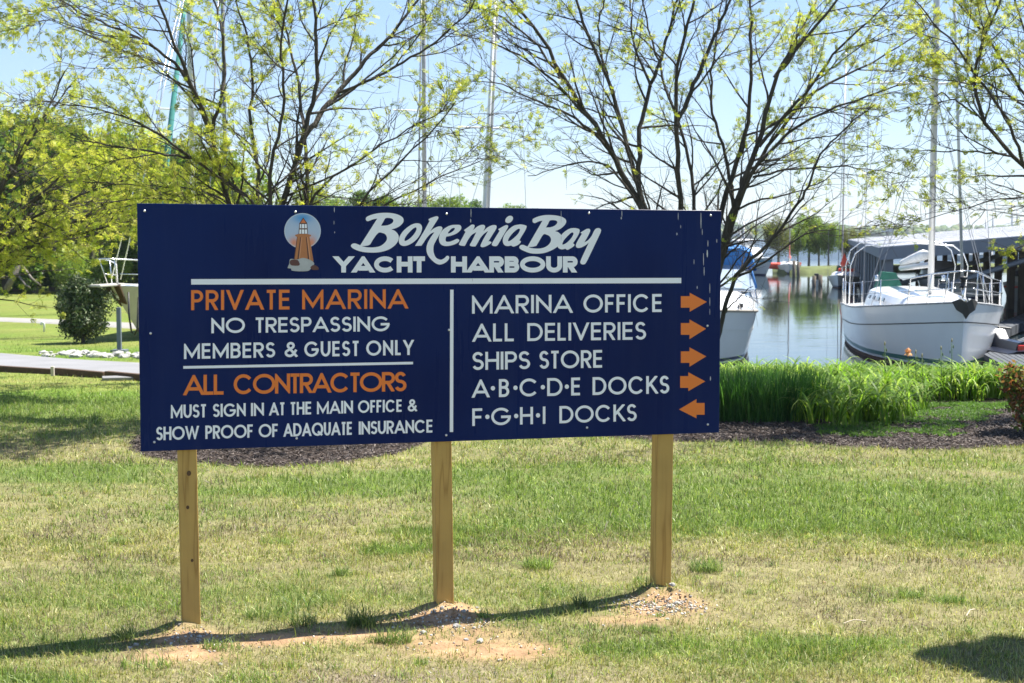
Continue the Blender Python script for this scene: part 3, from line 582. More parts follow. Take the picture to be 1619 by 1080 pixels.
M_grass = leafmat('grass_blade', (1, 1, 1), .42, attr=True, gloss=.3, tcol=(1.05, 1.1, .7), var=.15, scale=3)
PAL_G = np.array([[.16, .25, .035], [.23, .32, .05], [.09, .16, .03], [.32, .39, .12], [.20, .27, .09]])
PAL_S = np.array([[.45, .42, .14], [.38, .37, .12], [.29, .34, .08], [.52, .49, .26], [.25, .20, .09]])
def lawn(n, y0, y1, power, hscale, wscale, margin=1.3):
    u = rng.random(n*2)
    if power == 2: y = 1/(1/y0-u*(1/y0-1/y1))
    else: y = y0+u*(y1-y0)
    x = rng.uniform(-1, 1, len(y))*(.37*y*margin+.3)
    keep = (y < 17.6) | ((x < -3.0))
    rd = (y > 17.5) & (y < 24)
    s = soilmask(x, y); b_ = bedmask(x, y); g_ = greenmask(x, y)
    pr = (1-.97*s**.6)*(1-b_)*(.55+.45*g_)
    keep &= rng.random(len(y)) < pr
    for q in POSTS: keep &= ((x-q.x)**2+(y-q.y)**2 > .07**2)
    x, y, g_ = x[keep][:n], y[keep][:n], g_[keep][:n]
    return x, y, g_
def onroad(x, y):
    nA = np.array(near); fA = np.array(far_); yn = np.interp(x, nA[:, 0], nA[:, 1]); yf = np.interp(x, fA[:, 0], fA[:, 1]); return (y > yn-.12) & (y < yf+.05)
parts = []
for (n, y0, y1, hs, ws, seg) in ((270000, 4.6, 9.5, 1, 1, 2), (120000, 8.5, 18, 1.1, 1.5, 2), (70000, 12, 36, 1.3, 2.4, 1)):
    x, y, g_ = lawn(n, y0, y1, 2, hs, ws)
    k = ~onroad(x, y); x, y, g_ = x[k], y[k], g_[k]; n = len(x)
    gg = rng.random(n) < np.clip(g_*1.05+.06, .10, .93)
    c = np.where(gg[:, None], PAL_G[rng.integers(0, 5, n)], PAL_S[rng.integers(0, 5, n)])*rng.uniform(.5, 1.45, n)[:, None]
    br = (fbm(x*1.7+4, y*2.6, 83, 3) > .56) & (~gg) & (rng.random(n) < .6); c = np.where(br[:, None], np.array([.25, .195, .15])*rng.uniform(.5, 1.3, n)[:, None], c)
    tuft = np.clip((vnoise(x*7, y*7, 77)-.55)*3, 0, 1)
    h = (rng.uniform(.012, .040, n)+.035*g_*rng.random(n)+.045*tuft*rng.random(n))*hs
    P = np.stack([x, y, hgt(x, y)-.003], -1); P[:, 2] -= 0
    parts.append(blades(P, h, rng.uniform(.0022, .0058, n)*ws, c, .9, seg))
# lying thatch
n = 90000; x, y, g_ = lawn(n, 4.6, 13, 2, 1, 1); n = len(x); c = PAL_S[rng.integers(0, 5, n)]*rng.uniform(.6, 1.25, n)[:, None]
P = np.stack([x, y, hgt(x, y)+.004], -1); parts.append(blades(P, rng.uniform(.006, .014, n), rng.uniform(.002, .004, n), c, 3.2, 1, .2))
# taller tufts at their places
TUFTS = [(540, 897, 24, .05, .10, 0), (185, 850, 30, .06, .10, 1), (850, 885, 60, .09, .13, 0), (1118, 890, 70, .10, .13, 1), (620, 862, 90, .2, .09, 0), (570, 975, 60, .08, .16, 2), (480, 975, 40, .07, .12, 2), (195, 995, 40, .06, .11, 2), (918, 945, 30, .04, .12, 2), (1440, 928, 40, .08, .06, 0), (1500, 938, 60, .09, .06, 0), (1563, 845, 50, .08, .09, 0), (1410, 1045, 40, .12, .06, 0), (1028, 985, 40, .05, .06, 1), (625, 998, 50, .08, .12, 1), (430, 960, 60, .15, .13, 1), (480, 945, 60, .2, .12, 1), (765, 965, 16, .03, .08, 0), (660, 1035, 20, .05, .06, 0), (390, 1065, 70, .18, .09, 0), (70, 1070, 60, .2, .10, 1), (700, 845, 60, .2, .09, 0), (740, 830, 60, .2, .09, 0), (640, 835, 50, .2, .08, 0), (320, 790, 80, .3, .09, 0), (440, 850, 40, .12, .09, 0), (1590, 790, 90, .3, .10, 0), (900, 835, 70, .3, .07, 0), (75, 772, 24, .05, .07, 1), (350, 1010, 40, .1, .08, 1), (1150, 1060, 50, .2, .06, 0), (230, 1040, 40, .12, .08, 1), (1240, 1075, 60, .2, .06, 1)]
for cx, cy, n, r, h, kind in [gp(t_[0], t_[1])+(t_[2]*3,)+t_[3:] for t_ in TUFTS]+MINI:
    if float(bedmask(cx, cy)) > .3: continue
    a = rng.uniform(0, 2*np.pi, n); rr = r*np.sqrt(rng.random(n)); x = cx+rr*np.cos(a); y = cy+rr*np.sin(a)*.6
    pal = [PAL_G*1.1+.02, PAL_G*1.0+.03, PAL_G*.7+.03, PAL_S*.9][kind]; c = pal[rng.integers(0, 5, n)]*rng.uniform(.7, 1.2, n)[:, None]
    P = np.stack([x, y, hgt(x, y)-.003], -1); parts.append(blades(P, rng.uniform(.45, 1, n)*h, rng.uniform(.003, .0065, n), c, .8, 3, .5))
V, Fc, cc = join(parts)
go = fastmesh('grass', V, Fc, M_grass, cols=cc); tag(go, 'patchy lawn grass, green tufts among dry straw coloured turf', 'grass', kind='stuff')

# ------------------------------------------------------------ stones, gravel, sticks
def rockmesh(r, sx=1, sy=1, sz=.7, seed=0, n=2):
    import bmesh
    bm = bmesh.new(); bmesh.ops.create_icosphere(bm, subdivisions=n, radius=r); rr = random.Random(seed)
    ph = [rr.uniform(0, 9) for _ in range(6)]
    for v in bm.verts:
        d = v.co.normalized(); k = 1+.22*math.sin(3*d.x+ph[0])*math.sin(3*d.y+ph[1])+.18*math.sin(5*d.z+ph[2])*math.sin(4*d.x+ph[3])+rr.uniform(-.07, .07)
        v.co = Vector((d.x*sx, d.y*sy, d.z*sz))*r*k
    me = bpy.data.meshes.new('rock'); bm.to_mesh(me); bm.free(); return me
V = []; Fc = []; cc = []
tet = np.array([[1, 0, -.5], [-.6, .8, -.5], [-.5, -.9, -.5], [.3, -.1, .7], [-.4, .2, .6], [.1, .6, .3]]); tf = [(0, 1, 5), (0, 5, 3), (3, 5, 4), (4, 5, 1), (1, 2, 4), (2, 3, 4), (2, 0, 3), (0, 2, 1)]
pieces = []
for (mx, my), n, sp in ((gp(1045, 943), 620, .125), (gp(700, 968), 420, .17), (gp(305, 995), 200, .12), (gp(400, 1000), 60, .3), (gp(745, 1005), 90, .35), (gp(1100, 930), 50, .5), (gp(500, 990), 50, .6)):
    for i in range(n):
        x = mx+random.gauss(0, sp); y = my+random.gauss(-.02, sp*.55); s = random.uniform(.003, .009)*(1.5 if random.random() < .15 else 1)
        pieces.append((x, y, s))
PX = np.array(pieces); n = len(PX); z = hgt(PX[:, 0], PX[:, 1])
A = rng.normal(size=(n, 3, 3)); Q = np.linalg.qr(A)[0]
Vg = (np.einsum('nij,kj->nki', Q, tet)*PX[:, 2][:, None, None]+np.stack([PX[:, 0], PX[:, 1], z+.002], -1)[:, None, :]).reshape(-1, 3)
Fg2 = (np.arange(n)[:, None, None]*6+np.array(tf)[None]).reshape(-1, 3)
pc = np.array([[.45, .42, .36], [.30, .27, .24], [.36, .23, .12], [.13, .10, .08], [.6, .57, .50], [.30, .19, .10]])[rng.integers(0, 6, n)]
o = fastmesh('gravel', Vg, Fg2, mat('gravel_stone', (1, 1, 1), .85, attr=True, var=.15, scale=80), cols=np.repeat(pc, 6, 0)); tag(o, 'crushed stone and pebbles scattered over the dirt round the posts', 'gravel', kind='stuff')
rk = [rockmesh(1, 1, .8, .6, s, 2) for s in range(5)]
for me in rk: me.materials.append(M_stone)
STN = [(1061, 949, .024, 'largest grey stone at the foot of the right post'), (1071, 945, .020, None), (1063, 933, .02, 'flat white stone against the right post'), (1041, 949, .014, None), (1008, 943, .013, None), (1025, 955, .012, None), (1070, 950, .014, None), (1109, 957, .010, None), (1055, 963, .011, None), (722, 978, .022, 'pale upright stone on the mound of the middle post'), (669, 984, .018, 'pale stone left of the middle post'), (699, 958, .016, 'white pebble touching the middle post'), (759, 999, .022, 'flat dark stone on the orange dirt'), (737, 995, .013, None), (754, 954, .011, None), (733, 959, .016, None), (215, 1007, .016, None), (205, 1011, .014, None), (348, 1034, .012, None), (316, 994, .013, None), (665, 1001, .012, None), (1118, 978, .009, None), (790, 1026, .012, None), (954, 972, .009, None)]
for i, (px, py, r, lab) in enumerate(STN):
    x, y = gp(px, py); o = bpy.data.objects.new('stone', rk[i % 5]); C.objects.link(o); o.location = (x, y, H1(x, y)+r*.3); o.scale = (r, r, r*.9); o.rotation_euler = (0, 0, random.uniform(0, 6))
    tag(o, lab or 'small pale stone lying on the dirt near the sign posts', 'stone', 'stones around the sign posts')
M_stick = mat('dry_stick', (.5, .42, .3), .8)
for (a, b_, lab) in (((1333, 982), (1369, 976), 'longer pale dry stem lying on the right lawn'), ((1528, 969), (1541, 960), 'short pale dry stem lying at far right lawn')):
    p, q = gp(*a), gp(*b_); mb = MB(); mb.tube([(p[0], p[1], H1(*p)+.035), ((p[0]+q[0])/2, (p[1]+q[1])/2+.01, H1(*q)+.045), (q[0], q[1], H1(*q)+.035)], .003, 5)
    tag(mb.build('dry_stem', M_stick), lab, 'stick')
# white rocks along the road, timbers on the near side
for k in range(64):
    f = (k+random.random())/64; px = 58+f*170; py = 562+6*f+random.uniform(-3.5, 3)-(1.5 if px > 130 else 0)
    x, y = gp(px, py); r = random.uniform(.035, .10)*(.7 if px < 90 else 1); o = bpy.data.objects.new('rock', None) if 0 else None
    if k < 5: me = rockmesh(1, 1.2, .9, .6, 40+k, 2); me.materials.append(M_rock); rk.append(me)
    o = bpy.data.objects.new('rock', rk[5+(k % 5 if k >= 5 else k)]); C.objects.link(o); o.location = (x, y+.15, H1(x, y)+r*.25); o.scale = (r, r, r); o.rotation_euler = (random.uniform(-.3, .3), 0, random.uniform(0, 6))
    tag(o, 'white rock in the row edging the far side of the road', 'rock', 'white rocks edging the road')
M_timber = mat('dark_landscape_timber', (.085, .05, .03), .9, var=.3, scale=6, bump=.5, stretch=(1, 6, 6))
for (x0, y0, x1, y1_, lab) in ((-60, 585.5, 84, 592, 'dark timber edging board at the left end of the lawn edge'), (88, 593, 166, 598, 'dark timber edging board in the middle of the road edge'), (169, 599, 260, 605, 'dark timber edging board nearest the sign')):
    p, q = gp(x0, y0), gp(x1, y1_); v = Vector((q[0]-p[0], q[1]-p[1], 0)); mb = MB()
    mb.box(((p[0]+q[0])/2, (p[1]+q[1])/2, H1(*p)+.04), (v.length, .09, .15), math.atan2(v.y, v.x)); tag(bevel(mb.build('timber_edging', M_timber), .01), lab, 'edging', 'timber edging boards of the lawn')
x, y = gp(86, 594); mb = MB(); mb.box((x, y-.08, H1(x, y)+.05), (.05, .05, .2)); tag(bevel(mb.build('stake', mat('pale_stake', (.5, .45, .38), .8)), .006), 'pale wooden stake between two timber edging boards', 'stake')
x, y = gp(190, 601.5); mb = MB(); mb.box((x, y-.02, H1(x, y)+.03), (.5, .3, .05), .3); tag(bevel(mb.build('stepping_slab', M_road), .01), 'pale flat concrete slab at the road edge beside the sign', 'slab')

# ------------------------------------------------------------ mulch
V = []
def chips(n, fn):
    x, y = fn(n); k = bedmask(x, y) > .4; x, y = x[k], y[k]; n = len(x)
    A = rng.normal(size=(n, 3, 3)); Q = np.linalg.qr(A)[0]; Q[:, 2, :] *= .45
    s = rng.uniform(.010, .024, n); T = np.array([[1, .25, 0], [-1, .3, .1], [-.9, -.3, 0], [.95, -.25, .1], [0, 0, .3]])
    Vv = (np.einsum('nij,kj->nki', Q, T)*s[:, None, None]+np.stack([x, y, hgt(x, y)+.008], -1)[:, None, :]).reshape(-1, 3)
    Fv = (np.arange(n)[:, None, None]*5+np.array([(0, 1, 4), (1, 2, 4), (2, 3, 4), (3, 0, 4)])[None]).reshape(-1, 3)
    c = np.array([[.05, .035, .028], [.09, .065, .05], [.03, .022, .02], [.15, .12, .10], [.06, .045, .04]])[rng.integers(0, 5, n)]
    return Vv, Fv, np.repeat(c, 5, 0)
V, Fc, cc = join([chips(14000, lambda n: (BEDC[0]+rng.uniform(-1.6, 1.6, n), BEDC[1]+rng.uniform(-1.7, 1.2, n))), chips(30000, lambda n: (rng.uniform(.6, 7, n), rng.uniform(12.9, 16.4, n)))])
tag(fastmesh('mulch', V, Fc, mat('shredded_bark_mulch', (1, 1, 1), .75, attr=True, var=.3, scale=30), cols=cc), 'dark shredded bark mulch in the planting beds', 'mulch', kind='stuff')

# ------------------------------------------------------------ strap leaves (lilies), narrow upright leaves, ground cover
def strap(P, az, L_, wd, arch, cols, seg=7):
    n = len(P); ld = np.stack([np.cos(az), np.sin(az)], -1); sd = np.stack([-np.sin(az), np.cos(az), np.zeros(n)], -1)
    c = P.copy(); ang_ = rng.uniform(1.15, 1.5, n); rows = []
    for s in range(seg+1):
        f = s/seg; w_ = wd*(.75+.5*f if f < .4 else .95*(1-((f-.4)/.6)**2)+.02)
        if s < seg: rows += [c-sd*(w_/2)[:, None], c+sd*(w_/2)[:, None]]
        else: rows += [c]
        st = L_/seg; a = ang_-arch*(f**1.5); c = c+np.stack([ld[:, 0]*np.cos(a)*st, ld[:, 1]*np.cos(a)*st, np.sin(a)*st], -1)
    k = 2*seg+1; base = (np.arange(n)*k)[:, None]; T = []
    for s in range(seg-1): T += [[2*s, 2*s+1, 2*s+3], [2*s, 2*s+3, 2*s+2]]
    T += [[2*seg-2, 2*seg-1, 2*seg]]
    return np.stack(rows, 1).reshape(-1, 3), (base[:, None, :]+np.array(T)[None]).reshape(-1, 3), np.repeat(cols, k, 0)
M_lily = leafmat('lily_leaf', (1, 1, 1), .5, attr=True, gloss=.22, rough=.5, var=.15, scale=4)
def lilyfront(x): return 14.75+.15*np.sin(x*3.1)+np.clip(x-3.7, 0, 1.4)*2.0
def clumps(n, x0, x1, y0, y1, cond):
    x = rng.uniform(x0, x1, n); y = rng.uniform(y0, y1, n); k = cond(x, y); return x[k], y[k]
cx, cy = clumps(900, 1.0, 7.6, 14.6, 18.7, lambda x, y: (y > lilyfront(x)) & ~((x < 3.2) & (y < 15.7)))
fq = np.array([gp(px, py) for px, py in ((1283, 672), (1325, 676), (1395, 672), (1405, 668), (1262, 668), (1345, 664), (1300, 664), (1370, 662), (1430, 655), (1240, 660), (1150, 655), (1160, 650), (1345, 674), (1420, 668), (1310, 670), (1440, 660), (1460, 650), (1410, 650), (1380, 668), (1220, 664))]); cx = np.r_[cx, fq[:, 0]]; cy = np.r_[cy, fq[:, 1]]
m_ = 17; n = len(cx)*m_; X = np.repeat(cx, m_)+rng.normal(0, .035, n); Y = np.repeat(cy, m_)+rng.normal(0, .035, n)
cl = np.array([[.17, .31, .03], [.24, .39, .05], [.12, .23, .03], [.33, .44, .11]])[rng.integers(0, 4, n)]*rng.uniform(.6, 1.25, n)[:, None]
big = 1.0+.5*(fbm(X*1.7, Y*1.7, 91, 3)-.5)
V1 = strap(np.stack([X, Y, hgt(X, Y)], -1), rng.uniform(0, 2*np.pi, n), rng.uniform(.46, .76, n)*big, rng.uniform(.014, .026, n), rng.uniform(1.9, 3.3, n), cl)
V, Fc, cc = V1
tag(fastmesh('daylily_foliage', V, Fc, M_lily, cols=cc), 'mass of bright green arching strap leaves in the bed right of the sign', 'plants', kind='stuff')
n = 4200; X = rng.uniform(1.7, 3.4, n); Y = rng.uniform(14.5, 15.9, n)
k = ((X-2.55)/.82)**2+((Y-15.25)/.6)**2 < 1; X, Y = X[k], Y[k]; n = len(X)
cl = np.array([[.045, .13, .03], [.06, .16, .035], [.09, .21, .05]])[rng.integers(0, 3, n)]*rng.uniform(.8, 1.2, n)[:, None]
V, Fc, cc = strap(np.stack([X, Y, hgt(X, Y)], -1), rng.uniform(0, 2*np.pi, n), rng.uniform(.42, .66, n), rng.uniform(.008, .013, n), rng.uniform(.1, 1.0, n), cl, 4)
tag(fastmesh('narrow_leaf_foliage', V, Fc, M_lily, cols=cc), 'darker narrow upright leaves at the front left of the bed beside the sign', 'plants', kind='stuff')
n = 30000; X = rng.uniform(3.0, 6.6, n); Y = rng.uniform(13.6, 17.0, n); ctr = 3.85+(Y-14.3)*.55
k = (np.abs(X-ctr-.1) < .5+.5*fbm(X*3, Y*3, 95, 3)) & (fbm(X*4, Y*4, 96, 3) > .40); X, Y = X[k], Y[k]; n = len(X)
cl = np.array([[.10, .20, .035], [.14, .25, .05], [.08, .17, .03]])[rng.integers(0, 3, n)]
V, Fc, cc = blades(np.stack([X, Y, hgt(X, Y)], -1), rng.uniform(.02, .055, n), rng.uniform(.008, .016, n), cl, 1.6, 2)
tag(fastmesh('ground_cover', V, Fc, M_lily, cols=cc), 'low feathery green ground cover spreading over the mulch', 'ground cover', kind='stuff')
# iris stalks
M_stalk = leafmat('iris_stalk', (.12, .20, .05), .2); M_bud = mat('iris_bud', (.35, .30, .12), .6); M_petal = leafmat('peach_petal', (.75, .42, .22), .45, tcol=(1, .9, .7), gloss=.2)
for i, (px, top, w_, fl, lab) in enumerate(((1399, 540, .01, 0, 'tall iris stalk with green bud in front of the sailboat, leftmost'), (1436, 556, .012, 1, 'iris stalk with a peach coloured open flower'), (1448, 553, .01, 0, 'short iris stalk just right of the peach flower'), (1458, 559, .01, 0, 'shortest iris stalk right of the peach flower'), (1488, 547, .012, 0, 'iris stalk with a yellowish bud left of the sailboat stem'), (1505, 535, .012, 0, 'tallest iris stalk in front of the sailboat stem'), (1604, 575, .01, 0, 'iris stalk with dark bud at the far right of the bed'))):
    Y0 = 16.4+(.25*i) % .9; p = at(px, top, Y0); z0 = H1(p[0], Y0); s = empty('iris', (p[0], Y0, z0), 0, lab, 'flower', 'irises rising from the lily bed'); h = p[2]-z0
    mb = MB(); mb.tube([(0, 0, 0), (.01, 0, h*.5), (0, 0, h*.93)], [.006, .005, .004], 6); mb.build('stalk', M_stalk, s, True)
    for q, (dx, dz, sc_b) in enumerate(((0, 0, 1), (.02, -.07, .8), (-.018, -.13, .7))):
        mb = MB(); mb.lathe([(.002, 0), (.009*sc_b, .012), (.008*sc_b, .03), (.001, .055*sc_b)], 8, (dx, 0, h-.05+dz)); mb.build('bud', M_bud if q == 0 else M_stalk, s, True)
    if fl:
        for q in range(6):
            a = q*math.pi/3+.3; up = q % 2; mb = MB(); V = []; Fq = []
            for r_ in range(5):
                f = r_/4; w2 = .034*math.sin(math.pi*min(.95, f*.8+.12)); R_ = .05*f if not up else .026*math.sin(f*3); zz_ = (-.035*f*f*1.4+.02*f) if not up else .06*f
                for e in (-1, 0, 1): V.append((math.cos(a)*R_-math.sin(a)*w2*e, math.sin(a)*R_+math.cos(a)*w2*e, h-.02+zz_+(.006 if e == 0 else random.uniform(-.006, .006))))
            for r_ in range(4):
                for e in range(2): Fq.append((r_*3+e, r_*3+e+1, r_*3+e+4, r_*3+e+3))
            mb.add(V, Fq); mb.build('petal', M_petal, s, True)

# ------------------------------------------------------------ trees with spring leaves
def tubes(branches):
    """all branches as one numpy mesh: list of (pts(n,3), radii(n), sides)"""
    Vs, Fs = [], []; o = 0
    for P, R, n in branches:
        P = np.asarray(P); m_ = len(P); T = np.gradient(P, axis=0); T /= np.linalg.norm(T, axis=1)[:, None]+1e-9
        ref = np.array([.3, .9, .2]) if abs(T[0][2]) > .5 else np.array([0, .1, 1.]); A = np.cross(T, ref); A /= np.linalg.norm(A, axis=1)[:, None]+1e-9; B = np.cross(T, A)
        an = 2*np.pi*np.arange(n)/n; ring = A[:, None, :]*np.cos(an)[None, :, None]+B[:, None, :]*np.sin(an)[None, :, None]
        Vs.append((P[:, None, :]+ring*np.asarray(R)[:, None, None]).reshape(-1, 3))
        i = np.arange(m_-1)[:, None]*n; k = np.arange(n)[None]; Fs.append(np.stack([i+k, i+(k+1) % n, i+n+(k+1) % n, i+n+k], -1).reshape(-1, 4)+o); o += m_*n
    return np.concatenate(Vs), np.concatenate(Fs)
def crook(P, n, amp, rs):
    P = np.asarray(P, float); d = np.r_[0, np.cumsum(np.linalg.norm(np.diff(P, axis=0), axis=1))]; t = np.linspace(0, d[-1], n)
    Q = np.stack([np.interp(t, d, P[:, j]) for j in range(3)], -1)
    k = np.array([.25, .5, .25])
    for _ in range(2): Q[1:-1] = Q[:-2]*.25+Q[1:-1]*.5+Q[2:]*.25
    w_ = rs.normal(0, amp, Q.shape); w_[0] = 0; Q += w_; return Q
def unit(v): return v/(np.linalg.norm(v)+1e-9)
def spring_tree(name, base, limbs, label, seed, leafmat_, dens=1.0, barkm=None, l1step=.2, l1len=(.5, 1.25), l2len=(.16, .5), leafscale=1., topbias=0, trunk_r=.07, group=None, leafgate=None, nside=(8, 5, 3)):
    rs = np.random.default_rng(seed); base = np.array(base); root = empty(name, tuple(base), 0, label, 'tree', group)
    L0, L1, L2 = [], [], []; tips = []; ctr = base[:2]
    for (P, r0, r1) in limbs:
        Q = crook(P, max(8, int(len(P)*4)), .008, rs); R = np.linspace(r0*.98, r1*.98, len(Q)); L0.append((Q, R, nside[0]))
        dist = np.r_[0, np.cumsum(np.linalg.norm(np.diff(Q, axis=0), axis=1))]; tot = dist[-1]
        s = .45*min(1, tot*.25)+rs.uniform(0, .2)
        while s < tot:
            i = min(int(np.searchsorted(dist, s)), len(Q)-2); p = Q[i]; T = unit(Q[i+1]-Q[i]); f = s/tot; r = R[i]
            if p[2]-base[2] > 1.3:
                az = rs.normal(size=3); az = unit(az-T*az.dot(T)); a = rs.uniform(.5, .95); out = np.array([p[0]-ctr[0], p[1]-ctr[1], 0]); out = unit(out)*min(1, np.linalg.norm(out))
                D = unit(T*math.cos(a)+az*math.sin(a)+out*.35); D[2] *= .75; D = unit(D)
                ln = rs.uniform(*l1len)*(1.15-.4*f); m_ = 7; pts = [p]; d = D.copy()
                for k in range(m_): d = unit(d+rs.normal(0, .11, 3)+np.array([0, 0, .035])); pts.append(pts[-1]+d*ln/m_)
                pts = np.array(pts); rr = min(r*.6, .016)*np.linspace(1, .25, m_+1); L1.append((pts, np.maximum(rr, .002), nside[1]))
                for k in range(1, m_+1):
                    for _ in range(rs.integers(1, 4)):
                        T2 = unit(pts[k]-pts[k-1]); az2 = rs.normal(size=3); az2[2] *= .5; az2 = unit(az2-T2*az2.dot(T2)); a2 = rs.uniform(.45, 1.0); d2 = unit(T2*math.cos(a2)+az2*math.sin(a2)); l2 = rs.uniform(*l2len)*(1.1-.45*k/m_)
                        q = [pts[k]]
                        for _k in range(3): d2 = unit(d2+rs.normal(0, .2, 3)); q.append(q[-1]+d2*l2/3)
                        q = np.array(q); L2.append((q, np.array([.0032, .0026, .0020, .0014]), nside[2]))
                        for j in (1, 2, 3): tips.append((q[j], unit(q[j]-q[j-1]), 1 if j == 3 else .45))
                tips.append((pts[-1], d, 1))
            s += l1step*rs.uniform(.6, 1.5)
    # lift everything into the tree's own frame
    def put(nm, br, m_):
        if not br: return
        V, Fc = tubes(br); o = fastmesh(nm, V-base, Fc, m_, root, True); return o
    put('trunk', L0, barkm or M_bark); put('branches', L1, barkm or M_bark); tw = put('twigs', L2, barkm or M_bark)
    if tw: tw['kind'] = 'stuff'; 
    # leaves: little feathered sprays
    TP = np.array([t_[0] for t_ in tips]); TD = np.array([t_[1] for t_ in tips]); TW = np.array([t_[2] for t_ in tips])
    cl = np.clip(2.7*vnoise(TP[:, 0]*1.9+TP[:, 1]*.8, TP[:, 2]*2.6+TP[:, 1]*1.1, seed)-.6, .06, 1.9)      # clumps
    if leafgate is not None: cl = cl*leafgate(TP)
    keep = rs.random(len(TP)) < TW*dens*cl; TP, TD = TP[keep], TD[keep]; n = len(TP)
    Vs, Fs, Cs = [], [], []; K = 12; o = 0
    for rep in range(4):
        D = TD+rs.normal(0, .7, (n, 3)); D /= np.linalg.norm(D, axis=1)[:, None]; up = rs.normal(0, .5, (n, 3))+np.array([0, 0, 1]); A = np.cross(D, up); A /= np.linalg.norm(A, axis=1)[:, None]+1e-9
        Ln = rs.uniform(.04, .088, n)*leafscale; cb = np.array([[.42, .47, .06], [.50, .53, .08], [.33, .41, .05], [.52, .50, .11]])[rs.integers(0, 4, n)]*rs.uniform(.8, 1.15, n)[:, None]
        for k in range(K):
            f = (k//2+1)/(K//2+.5); sd_ = 1 if k % 2 else -1; c = TP+D*(Ln*f)[:, None]; l_ = Ln*.42*(1-.45*f); dr = D*.45+A*sd_*.9+rs.normal(0, .18, (n, 3)); tip = c+dr*l_[:, None]; wv = D*(l_*.24)[:, None]; mid = c+dr*(l_*.5)[:, None]
            Vs.append(np.stack([c, mid-wv, tip, mid+wv], 1).reshape(-1, 3)); Fs.append(np.arange(n*4).reshape(-1, 4)+o); Cs.append(np.repeat(cb, 4, 0)); o += n*4
    if n:
        lv = fastmesh('leaves', np.concatenate(Vs)-base, np.concatenate(Fs), leafmat_, root, cols=np.concatenate(Cs)); lv['kind'] = 'stuff'
    return root, n
M_leafY = leafmat('fresh_locust_leaf', (1, 1, 1), .5, attr=True, gloss=.3, tcol=(1.12, 1.15, .8), var=.2, scale=1.2)
def limb(px, Y, dY, r0, r1, base=None, rs=random):
    """limb from measured outline points; depth drifts by dY from start to end"""
    n = len(px); P = [at(x, y, Y+dY*(i/max(1, n-1))) for i, (x, y) in enumerate(px)]
    if base is not None: P = [base]+P
    d = np.array(P[-1])-np.array(P[-2]); 
    if px[-1][1] <= 12:  # leaves the top of the picture: carry on upward
        d = d/np.linalg.norm(d)
        for k in range(1): P.append(tuple(np.array(P[-1])+d*.45+np.array([random.uniform(-.1, .1), random.uniform(-.1, .1), 0])))
    return (P, r0, r1)
Y1 = 14.9; b1 = at(432, 680, Y1); b1 = (b1[0], Y1, H1(b1[0], Y1)-.03)
low = lambda dx, dz, dy=0: (b1[0]+dx, b1[1]+dy, b1[2]+dz)
T1 = [
 limb([(395, 500), (362, 322), (345, 262), (335, 215), (330, 195), (300, 130), (275, 70), (255, 8)], Y1, -.9, .042, .010, low(-.06, 0)),
 limb([(335, 215), (352, 150), (357, 107), (352, 50), (340, 5)], Y1-.4, .5, .022, .008),
 limb([(425, 480), (446, 321), (461, 275), (476, 226), (491, 171), (504, 131), (500, 60), (497, 5)], Y1, .3, .055, .012, low(0, 0)),
 limb([(476, 226), (505, 180), (534, 147), (571, 101), (614, 61), (653, 9)], Y1+.2, .8, .034, .010),
 limb([(455, 500), (487, 318), (484, 260), (480, 200), (470, 120), (455, 60), (440, 5)], Y1+.1, .9, .036, .008, low(.05, 0, .05)),
 limb([(470, 420), (489, 312), (531, 275), (595, 232), (644, 205), (705, 171)], Y1, -.7, .026, .005, low(.06, 0)),
 limb([(500, 450), (568, 321), (614, 275), (675, 214), (720, 160)], Y1-.1, -1.2, .024, .005, low(.08, 0, -.05)),
 limb([(520, 420), (600, 325), (680, 290), (740, 262), (790, 245)], Y1+.1, .6, .022, .004, low(.08, 0, .05)),
 limb([(400, 450), (409, 318), (409, 266), (395, 200), (400, 120), (390, 50), (375, 5)], Y1+.1, 1.0, .034, .008, low(-.03, 0, .06)),
 limb([(418, 450), (430, 321), (424, 275), (446, 190), (452, 134), (440, 60), (455, 5)], Y1-.1, -.6, .034, .008, low(0, 0, -.06)),
 limb([(400, 430), (410, 318), (350, 285), (305, 250), (260, 217), (195, 183), (122, 166), (60, 160)], Y1-.1, -.8, .030, .005, low(-.07, 0, -.03)),
 limb([(305, 250), (240, 240), (160, 228), (100, 215)], Y1-.4, -.5, .014, .004),
 limb([(390, 430), (380, 330), (330, 300), (260, 295), (180, 290), (120, 285)], Y1+.1, .7, .024, .004, low(-.08, 0, .03)),
 limb([(335, 215), (293, 113), (240, 70), (180, 45), (110, 10)], Y1-.5, -.3, .022, .006),
 limb([(293, 113), (230, 95), (150, 60), (65, 25)], Y1-.6, .5, .012, .003),
 limb([(380, 450), (330, 330), (250, 310), (150, 320)], Y1-.3, -1.0, .02, .004, low(-.08, 0, -.06)),
 limb([(534, 147), (600, 120), (680, 75), (740, 20), (750, 5)], Y1+.4, -.5, .018, .005),
]
r_, n_ = spring_tree('locust_tree', b1, T1, 'multi stemmed tree with fresh yellow green leaves behind the left half of the sign', 11, M_leafY, dens=1.15, l1step=.19, leafgate=lambda P: np.clip(.55+.9*np.clip((-P[:, 0]-2.4)*.5, 0, .8)+.25*np.clip((P[:, 2]-3), 0, 1.5), .3, 1.5))
print('leaves', n_)
Y2 = 16.6; b2 = at(1090, 650, Y2); b2 = (b2[0], Y2, H1(b2[0], Y2)-.03)
low2 = lambda dx, dz, dy=0: (b2[0]+dx, b2[1]+dy, b2[2]+dz)
